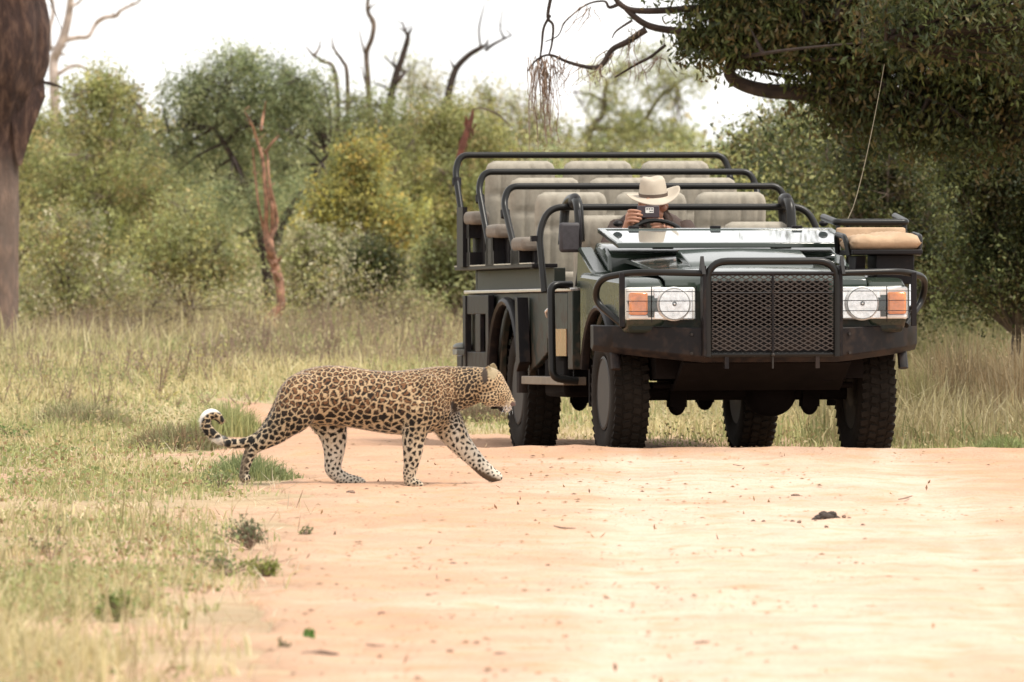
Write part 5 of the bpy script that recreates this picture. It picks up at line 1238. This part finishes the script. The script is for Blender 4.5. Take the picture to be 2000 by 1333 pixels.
# ears
def ear(px, py, y, lean):
    c = lp(px, py, y); V = []; n = 9
    for j in range(4):
        w = [13, 12.5, 9, 2.5][j] * LS; h = [0, 9, 19, 26][j] * LS
        for k in range(n):
            a = math.pi * k / (n - 1); V.append(c + Vector((math.cos(a) * w * .8 + lean * h - .1 * h, -math.sin(a) * .006 * 0 + (-.5 + k / (n - 1)) * .0, h)) + Vector((0, (math.sin(a) - .5) * .016, 0)))
    for j in range(4):
        w = [13, 12.5, 9, 2.5][j] * LS; h = [0, 9, 19, 26][j] * LS
        for k in range(n):
            a = math.pi * k / (n - 1); V.append(c + Vector((math.cos(a) * w * .8 + lean * h - .1 * h, (math.sin(a) - .5) * .016 + .011, h)))
    N = 4 * n; F = []
    for j in range(3):
        for k in range(n - 1): a = j * n + k; F += [(a, a + 1, a + n + 1, a + n), (N + a, N + a + n, N + a + n + 1, N + a + 1)]
        for k in (0, n - 1): a = j * n + k; F.append((a, a + n, N + a + n, N + a))
    for k in range(n - 1): F += [(k, N + k, N + k + 1, k + 1), (3 * n + k, 3 * n + k + 1, N + 3 * n + k + 1, N + 3 * n + k)]
    mb.add(V, F)
ear(950, 740, HY - .040, .25); ear(962, 735, HY + .045, .15)
lme = remesh(mb, .0055, 4); lme.name = 'leopard_body'
n = len(lme.vertices); co = np.zeros(n * 3, np.float32); lme.vertices.foreach_get('co', co); co = co.reshape(-1, 3).astype(float)
no = np.zeros(n * 3, np.float32); lme.vertices.foreach_get('normal', no); no = no.reshape(-1, 3)
PX = co[:, 0] / LS + 760; PY = (HCAM - LO.z - co[:, 2]) / LS + HOR; SY = co[:, 1]
# how big the spots are and how pale the coat is, over the body
head = smooth(925, 945, PX) * smooth(835, 815, PY)
neck = smooth(840, 880, PX) * (1 - head) * smooth(835, 815, PY)
legs = smooth(838, 868, PY); tail = ((PX < 512) & (PY < 872) & (PX < 470 + (872 - PY) * .2 + 25)).astype(float) * smooth(500, 480, PX)
taild = np.min(np.linalg.norm(co[:, None, :] - np.array([lp(a, b, y) for a, b, r, y in [q for q in cstations(TL, 4)]])[None], axis=2), axis=1)
tail = np.where((taild < .045) & (PX < 505) & (PY < 874), 1.0, 0.0)
spot = .044 - .016 * neck - .012 * smooth(785, 835, PX) * (1 - head) - .012 * smooth(765, 728, PY) - .006 * smooth(640, 560, PX)
spot = spot * (1 - head) + .0155 * head; spot = spot * (1 - legs * (1 - tail)) + (.036 - .015 * smooth(885, 935, PY)) * legs * (1 - tail)
spot = np.where(tail > 0, .040, np.maximum(spot, np.where(head > .5, .0145, .021)))
spot = spot * (1 + .55 * (vnoise(co[:, 0] + 2 * SY, co[:, 2], .05, 77) - .5)) * RNG.uniform(.86, 1.14, n)
cand = RNG.permutation(n); sites = []; ss = []; cell = {}; CS = .056
for i in cand:
    p = co[i]; s_ = spot[i]; key = (int(p[0] // CS), int(p[1] // CS), int(p[2] // CS)); ok = True
    for dx in (-1, 0, 1):
        for dy in (-1, 0, 1):
            for dz in (-1, 0, 1):
                for j in cell.get((key[0] + dx, key[1] + dy, key[2] + dz), ()):
                    q = sites[j]; m_ = .5 * (s_ + ss[j])
                    if (p[0] - q[0]) ** 2 + (p[1] - q[1]) ** 2 + (p[2] - q[2]) ** 2 < (m_ * .80) ** 2: ok = False; break
                if not ok: break
            if not ok: break
        if not ok: break
    if ok: cell.setdefault(key, []).append(len(sites)); sites.append(p); ss.append(s_)
sites = np.array(sites); ss = np.array(ss)
kd = kdtree.KDTree(len(sites)); [kd.insert(Vector(p), i) for i, p in enumerate(sites)]; kd.balance()
wx = np.stack([vnoise(co[:, 0] + co[:, 1] * .7, co[:, 2], .017, 80) - .5, vnoise(co[:, 0], co[:, 2] + co[:, 1], .017, 81) - .5, vnoise(co[:, 2], co[:, 0] - co[:, 1] * .6, .017, 82) - .5], 1) * (.42 * spot)[:, None]
cw_ = co + wx; D1 = np.zeros(n); D2 = np.zeros(n); ID = np.zeros(n, int); ANG = np.zeros(n)
for i in range(n):
    r = kd.find_n(Vector(cw_[i]), 2); D1[i] = r[0][2]; D2[i] = r[1][2]; ID[i] = r[0][1]
sc_ = ss[ID]; e = (D2 - D1) / sc_; c1 = D1 / sc_
rel = cw_ - sites[ID]; ANG = np.arctan2(rel[:, 2], rel[:, 0] + rel[:, 1] * .3)
rs_ = np.random.default_rng(4); ph = rs_.uniform(0, 6.28, len(sites))[ID]; nb = rs_.integers(2, 4, len(sites))[ID]
brk = .5 + .5 * np.sin(ANG * nb + ph)                                # gaps in each rosette ring
hair = vnoise(co[:, 0] * 1 + SY, co[:, 2] * 1.0, .004, 90)
back = smooth(850, 740, PY)                                          # warmer towards the spine
white = np.clip(smooth(800, 900, PY) * np.where(SY < 0, .45, 1.), 0, 1)
inner = ((SY > .03) & (PY > 820)).astype(float)
white = np.clip(white + inner * .55 * (1 - tail), 0, 1); belly = smooth(822, 842, PY) * (PX > 600) * (PX < 800); white = np.maximum(white, .55 * belly)
chest = smooth(870, 890, PX) * smooth(785, 800, PY) * smooth(905, 895, PX); white = np.maximum(white, chest)
chin = head * smooth(786, 798, PY); white = np.maximum(white, chin * .95)
tan = np.array([.47, .285, .14]); cream_ = np.array([.50, .38, .235]); wht = np.array([.56, .50, .41])
line = cream_ * (1 - .4 * back[:, None]) + tan * .4 * back[:, None]; line = line * (1 - white[:, None]) + wht * white[:, None]
cen_ = np.array([.17, .08, .035]) * (1 - white[:, None]) + np.array([.25, .20, .15]) * white[:, None]
blk = np.array([.009, .007, .006]) * np.ones((n, 1)) + np.array([.010, .004, .001]) * (back * (1 - legs))[:, None]
solid = np.clip(legs + head + smooth(785, 812, PY) + smooth(880, 905, PX) + tail + smooth(825, 838, PY), 0, 1)
th_ = .15 + .07 * legs + .10 * legs * (SY > 0) + .13 * head + .1 * smooth(812, 835, PY) * (PX > 590) - .02 * neck        # pale gap width between the spots
th_ = np.where(tail > 0, .14, th_)
inside = smooth(th_ - .05, th_ + .08, e + .10 * (hair - .5))
ringm = np.maximum(smooth(.20, .28, c1 + .05 * (hair - .5)), solid) * (1 - .7 * smooth(.86, .97, brk) * (1 - solid) * (c1 > .2))
spotc = cen_ * (1 - ringm[:, None]) + blk * ringm[:, None]
C = line * (1 - inside[:, None]) + spotc * inside[:, None]
# head markings: plain muzzle, dark nose and lip line, dark back of the ear with a pale front, eye patch
mz = head * smooth(0, 1, 1 - np.hypot((PX - 992) / 16, (PY - 792) / 15)); C = C * (1 - mz[:, None] * .85) + np.array([.42, .32, .21]) * mz[:, None] * .85
hs = head * (smooth(748, 740, PY) * (PX > 948)); earz = ((PY < 738) & (PX > 940) & (PX < 985) & (co[:, 2] > lp(0, 738).z)).astype(float)
e1 = smooth(1.15, .85, np.hypot((PX - 962) / 10, (PY - 724) / 17)); C = C * (1 - e1[:, None]) + np.array([.30, .235, .14]) * e1[:, None]
e2 = smooth(1.15, .85, np.hypot((PX - 947) / 6, (PY - 733) / 16)); C = C * (1 - e2[:, None]) + np.array([.05, .035, .025]) * e2[:, None]
C = np.where((np.hypot((PX - 1003) / 6, (PY - 790) / 5) < 1)[:, None], np.array([.09, .05, .04]) * np.ones((n, 3)), C)
lip = head * smooth(1.25, .8, np.hypot((PX - 976) / 9.5, (PY - 801 + (PX - 976) * -.35) / 7)); C = C * (1 - lip[:, None]) + np.array([.018, .012, .012]) * lip[:, None]
lip2 = head * smooth(1.6, .5, np.abs(PY - (797 - (PX - 985) * .05))) * smooth(980, 984, PX) * smooth(1003, 1000, PX); C = C * (1 - .8 * lip2[:, None]) + np.array([.05, .03, .025]) * .8 * lip2[:, None]
# chest collar mark, dark tail tip bars and white underside
colr = smooth(1.2, .7, np.hypot((PX - 887) / 7, (PY - 795 - (PX - 887)) / 11)); C = C * (1 - colr[:, None]) + np.array([.025, .018, .015]) * colr[:, None]
tw = tail * smooth(.86, 1.0, (np.hypot(PX - 420, PY - 830)) / 28) * smooth(446, 418, PX); C = C * (1 - tw[:, None]) + np.array([.70, .67, .62]) * tw[:, None]
# dark soles of the raised paw and hind toes
sole = smooth(-3, 4, (PY - 905) - (PX - 925) * .48 - 8) * (PX > 922) * (PY > 890); C = C * (1 - sole[:, None]) + np.array([.10, .07, .045]) * sole[:, None]
sol2 = ((PX < 500) & (PY > 872)).astype(float) * smooth(-4, 4, -(PX - 484) + (PY - 900) * -.15) * .75; C = C * (1 - sol2[:, None]) + np.array([.12, .09, .06]) * sol2[:, None]
C = C * (.86 + .28 * hair[:, None])
a_ = lme.color_attributes.new('Col', 'FLOAT_COLOR', 'POINT'); cc = np.ones((n, 4), np.float32); cc[:, :3] = np.clip(C, 0, 1); a_.data.foreach_set('color', cc.ravel())
def fur_mat():
    m, nn, b, o = nodes_of('leopard_fur'); a = nn.nodes.new('ShaderNodeAttribute'); a.attribute_name = 'Col'; nn.links.new(a.outputs['Color'], b.inputs['Base Color'])
    b.inputs['Roughness'].default_value = .7; b.inputs['Sheen Weight'].default_value = .25; b.inputs['Sheen Roughness'].default_value = .4; b.inputs['Specular IOR Level'].default_value = .25
    tc = nn.nodes.new('ShaderNodeTexCoord'); mp = nn.nodes.new('ShaderNodeMapping'); mp.inputs['Scale'].default_value = (60, 200, 200); nn.links.new(tc.outputs['Object'], mp.inputs[0])
    z = nn.nodes.new('ShaderNodeTexNoise'); z.inputs['Scale'].default_value = 1; z.inputs['Detail'].default_value = 3; nn.links.new(mp.outputs[0], z.inputs['Vector'])
    bp = nn.nodes.new('ShaderNodeBump'); bp.inputs['Strength'].default_value = .35; bp.inputs['Distance'].default_value = .004; nn.links.new(z.outputs[0], bp.inputs['Height']); nn.links.new(bp.outputs[0], b.inputs['Normal']); return m
LM = fur_mat()
# short coat lying back over the body
nh = 42000; pi_ = RNG.integers(0, n, nh); hp = co[pi_] + RNG.normal(size=(nh, 3)) * .001; hn = no[pi_].astype(float)
flow = np.tile(np.array([[-.8, 0, -.25]]), (nh, 1)); lg = (PY[pi_] > 850)[:, None]; flow = np.where(lg, np.array([[-.25, 0, -.9]]), flow)
flow -= hn * np.sum(flow * hn, 1)[:, None]; hd = flow + hn * .5 + RNG.normal(size=(nh, 3)) * .15; hd /= np.linalg.norm(hd, axis=1)[:, None]
hl_ = (.008 + .006 * (PY[pi_] > 815) * (PY[pi_] < 860)) * RNG.uniform(.6, 1.2, nh) * np.where(PX[pi_] > 960, .5, 1)
sd = np.cross(hd, hn); sd /= np.linalg.norm(sd, axis=1)[:, None] + 1e-9; hp = hp - hn * .001; L2 = hl_[:, None]
HV = np.stack([hp - sd * .0007, hp + sd * .0007, hp + hd * L2 + sd * .0002, hp + hd * L2 - sd * .0002], 1).reshape(-1, 3); HF = np.arange(4 * nh).reshape(nh, 4)
HC = np.repeat(np.clip(C[pi_] * RNG.uniform(.85, 1.2, (nh, 1)), 0, 1), 4, 0)
leo = thing('leopard', 'spotted leopard walking to the right across the sand road with its tail tip curled', 'leopard', LO)
lb = link_mesh('body', lme, LM, leo, 0); lme.shade_smooth()
fu = link_mesh('fur', quads_mesh('fur', HV, HF, HC), attr_mat('fur_hair', .6, .15, .2), leo, 0); fu['kind'] = 'stuff'
mb = MB(); mb.ball(lp(985, 763, HY - .041), (.008, .006, .0075), 14, 10); mb.build('eye', pm('leopard_eye', (.20, .14, .03), .1, var=.1, coat=1), leo)
mb = MB(); mb.ball(lp(984, 760.5, HY - .0415), (.012, .006, .004), 12, 8); mb.build('eyelid', pm('eyelid', (.03, .02, .015), .5), leo)
mb = MB(); mb.ball(lp(1003.5, 790, HY - .006), (.010, .014, .008), 14, 10); mb.build('nose', pm('leopard_nose', (.10, .05, .04), .45), leo)
rs = random.Random(3)
for k in range(11):
    p0 = lp(992 + rs.uniform(-5, 5), 791 + rs.uniform(-4, 4), HY - .036); d_ = Vector((rs.uniform(-.6, .3), -.6, rs.uniform(-.9, -.1))).normalized() * rs.uniform(.05, .09)
    mb = MB(); mb.tube([p0, p0 + d_ * .5 + Vector((0, 0, .004)), p0 + d_], [.0004, .0002], 4); mb.build('whisker', pm('whisker', (.85, .83, .8), .4) if k == 0 else bpy.data.materials['whisker'], leo)
# ================================================================== the driver, his hat and the phone he holds
def vl(px, py, v):
    """vehicle-local point behind pixel (px, py) on the cross-section v"""
    Mi = VM.inverted(); c = Mi @ Vector((0, 0, HCAM)); q = Mi @ at(px, py, 54.6); d_ = q - c; t_ = (v - c.y) / d_.y; return c + d_ * t_
def skin_chain(mb, P, R, n=12, flat=1.0): mb.tube(catmull(P, 4), np.interp(np.linspace(0, 1, (len(P) - 1) * 4 + 1), np.linspace(0, 1, len(R)), R), n, flat=flat)
hc = vl(1276, 399, 1.60)                      # head centre
x0 = hc.x
mb = MB()
mb.ball((hc.x, hc.y, hc.z + .012), (.078, .095, .105), 24, 18); mb.ball((hc.x, hc.y - .035, hc.z - .062), (.055, .055, .052), 18, 12)      # skull, jaw
mb.ball((hc.x, hc.y - .10, hc.z - .008), (.014, .018, .024), 12, 8); mb.ball((hc.x, hc.y - .108, hc.z - .022), (.018, .014, .012), 12, 8)   # nose
for s_ in (-1, 1):
    mb.ball((hc.x + s_ * .082, hc.y + .005, hc.z - .005), (.012, .02, .032), 12, 8); mb.ball((hc.x + s_ * .035, hc.y - .083, hc.z + .030), (.028, .014, .010), 10, 8)
    mb.ball((hc.x + s_ * .045, hc.y - .065, hc.z - .025), (.028, .025, .025), 10, 8)
mb.ball((hc.x, hc.y - .088, hc.z - .058), (.026, .012, .007), 12, 8); mb.ball((hc.x, hc.y - .082, hc.z - .088), (.022, .016, .016), 12, 8)
mb.tube([(hc.x, hc.y + .02, hc.z - .05), (hc.x, hc.y + .06, hc.z - .15)], [.055, .062], 14)
sz_ = hc.z - .092                              # shoulder height
rings = []
for (dz, hw, hd, dy) in [(.03, .07, .07, .07), (-.005, .14, .10, .08), (-.04, .195, .115, .09), (-.12, .20, .125, .07), (-.28, .175, .12, .06), (-.45, .17, .125, .05), (-.55, .17, .13, .04)]:
    rings.append([(hc.x + hw * math.cos(a) * 1.0, hc.y + dy + hd * math.sin(a), sz_ + dz) for a in [2 * math.pi * k / 20 for k in range(20)]])
mb.loft(rings)
hand = vl(1229, 424, 1.36)                    # right hand
elb = Vector((hc.x - .30, hc.y - .10, sz_ - .26)); sh = Vector((hc.x - .19, hc.y + .07, sz_ - .05)); wr = hand + Vector((-.012, .03, -.075))
skin_chain(mb, [sh, (sh + elb) / 2 + Vector((-.02, 0, 0)), elb], [.062, .052, .045]); skin_chain(mb, [elb, (elb + wr) / 2 + Vector((-.01, -.02, 0)), wr], [.046, .04, .028])
sh2 = Vector((hc.x + .19, hc.y + .07, sz_ - .05)); elb2 = Vector((hc.x + .25, hc.y - .12, sz_ - .27)); wr2 = Vector((hc.x + .05, hc.y - .24, hc.z - .16))
skin_chain(mb, [sh2, (sh2 + elb2) / 2, elb2], [.062, .052, .045]); skin_chain(mb, [elb2, (elb2 + wr2) / 2, wr2], [.046, .04, .028])
for s_ in (-1, 1):   # thighs, shanks, feet
    kn = Vector((hc.x + s_ * .14, hc.y - .48, sz_ - .42)); hp_ = Vector((hc.x + s_ * .09, hc.y + .02, sz_ - .54)); ft = Vector((hc.x + s_ * .14, hc.y - .66, sz_ - .74))
    skin_chain(mb, [hp_, (hp_ + kn) / 2, kn], [.095, .08, .06]); skin_chain(mb, [kn, (kn + ft) / 2, ft], [.06, .055, .04]); mb.ball(ft + Vector((0, -.08, -.02)), (.045, .12, .035), 12, 8)
# hands: palms, curled fingers, thumbs
def hand_mesh(mb, p, s_):
    """palm beside the phone's end, fingers curled over its face towards the viewer"""
    mb.ball(p + Vector((0, .012, -.012)), (.024, .024, .044), 14, 10)
    for k, (dz, L_) in enumerate([(.034, .068), (.012, .078), (-.010, .072), (-.031, .060)]):
        b_ = p + Vector((-s_ * .006, -.004, dz)); t1 = b_ + Vector((s_ * L_ * .18, -.026, .004)); t2 = b_ + Vector((s_ * L_ * .62, -.034, .002)); t3 = b_ + Vector((s_ * L_, -.026, -.003))
        mb.tube(catmull([b_, t1, t2, t3], 4), [.0100, .0096, .0088, .0078], 10); mb.ball(t3, .0084, 10, 8)
    b_ = p + Vector((0, .02, -.035)); mb.tube(catmull([b_, b_ + Vector((s_ * .028, .012, -.008)), b_ + Vector((s_ * .055, .008, .012))], 4), [.0135, .0115, .009], 10); mb.ball(b_ + Vector((s_ * .055, .008, .012)), .009, 10, 8)
hand_mesh(mb, hand, 1)
hand2 = Vector((hand.x + .205, hand.y + .02, hand.z - .055)); hand_mesh(mb, hand2, -1)
mb.tube([wr, hand + Vector((0, .015, -.03))], [.027, .028], 12); mb.tube([wr2, hand2 + Vector((0, .02, -.03))], [.027, .028], 12)
pme = remesh(mb, .0046, 2)
n = len(pme.vertices); co = np.zeros(n * 3, np.float32); pme.vertices.foreach_get('co', co); co = co.reshape(-1, 3)
skin_c, sh_c = np.array([.36, .17, .105]), np.array([.10, .085, .055])
cloth = (co[:, 2] < hc.z - .10) & (np.linalg.norm(co - np.array(hand), axis=1) > .125) & (np.linalg.norm(co - np.array(hand2), axis=1) > .125)
C = np.where(cloth[:, None], sh_c, skin_c); red = np.exp(-np.linalg.norm((co - np.array([hc.x, hc.y - .1, hc.z - .02])) / np.array([.05, .04, .04]), axis=1) ** 2)
C = C * (1 - .18 * red[:, None] * np.array([0, 1, 1])); hair_ = (co[:, 2] > hc.z + .0) & (co[:, 1] > hc.y + .02) & (co[:, 2] < hc.z + .2); C = np.where(hair_[:, None], np.array([.12, .08, .055]), C)
lips_ = (np.abs(co[:, 0] - hc.x) < .026) & (np.abs(co[:, 2] - hc.z + .058) < .006) & (co[:, 1] < hc.y - .07); C = np.where(lips_[:, None], np.array([.33, .12, .10]), C)
a_ = pme.color_attributes.new('Col', 'FLOAT_COLOR', 'POINT'); cc = np.ones((n, 4), np.float32); cc[:, :3] = C; a_.data.foreach_set('color', cc.ravel())
SKM, nn, b_, o_ = nodes_of('skin'); at_ = nn.nodes.new('ShaderNodeAttribute'); at_.attribute_name = 'Col'; nn.links.new(at_.outputs['Color'], b_.inputs['Base Color']); b_.inputs['Roughness'].default_value = .5
b_.inputs['Subsurface Weight'].default_value = .08; b_.inputs['Subsurface Radius'].default_value = (.01, .004, .002)
man = thing('person', 'driver in a pale felt hat raising a dark phone in front of the face', 'person'); man.matrix_world = VM
bd = link_mesh('body', pme, SKM, man, 0); pme.shade_smooth()
for s_ in (-1, 1):
    mb = MB(); mb.ball((hc.x + s_ * .032, hc.y - .080, hc.z + .012), .012, 12, 8); mb.build('eye', pm('eye', (.6, .57, .53), .15, var=.05) if s_ < 0 else bpy.data.materials['eye'], man)
# jacket: a shell over torso and upper arms with collar
mb = MB(); rings = []
for (dz, hw, hd, dy) in [(.045, .08, .08, .095), (.012, .155, .115, .10), (-.035, .215, .13, .09), (-.12, .222, .14, .07), (-.28, .195, .138, .06), (-.47, .19, .14, .05)]:
    rings.append([(hc.x + hw * math.cos(a), hc.y + dy + hd * math.sin(a), sz_ + dz + .004 * math.sin(a * 5)) for a in [math.radians(-68 + 316 * k / 30) for k in range(31)]])
V = [p for r in rings for p in r]; F = [(i * 31 + k, i * 31 + k + 1, (i + 1) * 31 + k + 1, (i + 1) * 31 + k) for i in range(5) for k in range(30)]
mb.add(V, F); JK = pm('jacket_cloth', (.05, .028, .021), .8, var=.3, scale=14, bump=.5, bscale=40)
jk = mb.build('jacket', JK, man); so_ = jk.modifiers.new('t', 'SOLIDIFY'); so_.thickness = .012; so_.offset = 1
for (a, b2, c2) in ((sh, elb, wr), (sh2, elb2, wr2)):
    mb = MB(); skin_chain(mb, [a + (a - b2) * -.02, (a + b2) / 2 + Vector((-.02 if a.x < hc.x else .02, 0, 0)), b2, (b2 + c2) / 2 + Vector((0, -.015, 0)), b2 * .15 + c2 * .85], [.075, .066, .060, .052, .042], 14); mb.build('sleeve', JK, jk)
for s_ in (-1, 1):
    mb = MB(); mb.add([(hc.x + s_ * .05, hc.y - .045, sz_ - .05), (hc.x + s_ * .12, hc.y - .03, sz_ + .00), (hc.x + s_ * .085, hc.y + .05, sz_ + .075), (hc.x + s_ * .055, hc.y - .01, sz_ + .07)], [(0, 1, 2, 3)])
    q = mb.build('collar', JK, jk, ang=0); so_ = q.modifiers.new('t', 'SOLIDIFY'); so_.thickness = .01
mb = MB(); mb.add([(hc.x + .02, hc.y - .062, sz_ - .08), (hc.x + .055, hc.y - .055, sz_ - .02), (hc.x + .045, hc.y - .02, sz_ + .06), (hc.x + .02, hc.y - .03, sz_ + .03)], [(0, 1, 2, 3)])
q = mb.build('shirt_collar', pm('shirt', (.5, .42, .38), .8), man, ang=0); so_ = q.modifiers.new('t', 'SOLIDIFY'); so_.thickness = .006
# felt hat: pinched crown, brim dipping in front and rising on one side
FELT = pm('hat_felt', (.43, .37, .295), .9, var=.12, scale=9, bump=.15, bscale=200)
mb = MB(); NH = 48; rings = []; hz_ = hc.z + .048; tilt = Matrix.Rotation(math.radians(-4), 3, 'Y') @ Matrix.Rotation(math.radians(9), 3, 'X')
def hpnt(r, a, z, sx=1.0):
    return Vector((hc.x, hc.y + .0, hz_)) + tilt @ Vector((r * sx * math.cos(a), r * 1.18 * math.sin(a), z))
prof = [(.162, 'b'), (.150, 'b'), (.125, 'b'), (.100, 'b'), (.086, 0.004), (.084, .03), (.080, .07), (.074, .10), (.062, .118), (.045, .118), (.025, .108), (.004, .102)]
for (r, z) in prof:
    ring = []
    for k in range(NH):
        a = 2 * math.pi * k / NH
        if z == 'b':
            t_ = (r - .086) / .076; zz = .0 + t_ ** 1.5 * (.022 * math.cos(a) ** 2 - .026 * max(0, -math.sin(a)) - .008 * max(0, math.sin(a)) + .030 * max(0, math.cos(a)) ** 2)
            ring.append(hpnt(r, a, zz))
        else:
            pinch = 1 - .14 * math.exp(-((a - 4.712) / .9) ** 2) * smooth(.04, .1, z)
            dent = -.010 * math.exp(-(r * math.cos(a) / .03) ** 2) * (1 if z > .1 else 0)
            ring.append(hpnt(r * pinch, a, z + float(dent)))
    rings.append(ring)
mb.loft(rings, cap=False); ht = mb.build('hat', FELT, man, ang=0); ht.data.shade_smooth(); so_ = ht.modifiers.new('t', 'SOLIDIFY'); so_.thickness = .004
mb = MB(); rg = [[hpnt(r, 2 * math.pi * k / NH, z) for k in range(NH)] for (r, z) in [(.0890, .003), (.0880, .024)]]; mb.loft(rg, cap=False)
mb.build('hat_band', pm('hat_band', (.09, .06, .045), .7), ht)
# phone with a white patch of dark squares on its back
ph_ = thing('phone', 'dark phone with a small white printed patch held up before the driver\'s face', 'phone'); ph_.matrix_world = VM
pc = vl(1266, 414, 1.335); mb = MB(); mb.box(pc, (.136, .010, .074)); mb.build('case', pm('phone_case', (.035, .022, .028), .35, var=.1), ph_, bevel=.006, seg=3)
pw = vl(1268.5, 411, 1.33) ; mb = MB(); mb.box((pw.x, pc.y - .0062, pw.z), (.050, .0016, .033)); mb.build('white_patch', pm('patch_white', (.75, .72, .68), .5, var=.03), ph_)
for (dx, dz) in [(-.0155, .008), (.000, .008), (.0155, .008), (.004, -.007), (.016, -.007)]:
    mb = MB(); mb.box((pw.x + dx, pc.y - .0076, pw.z + dz), (.0095, .0012, .0085 if dz > 0 else .006)); mb.build('dark_square', pm('patch_ink', (.03, .03, .03), .5) if dx == -.0155 else bpy.data.materials['patch_ink'], ph_)
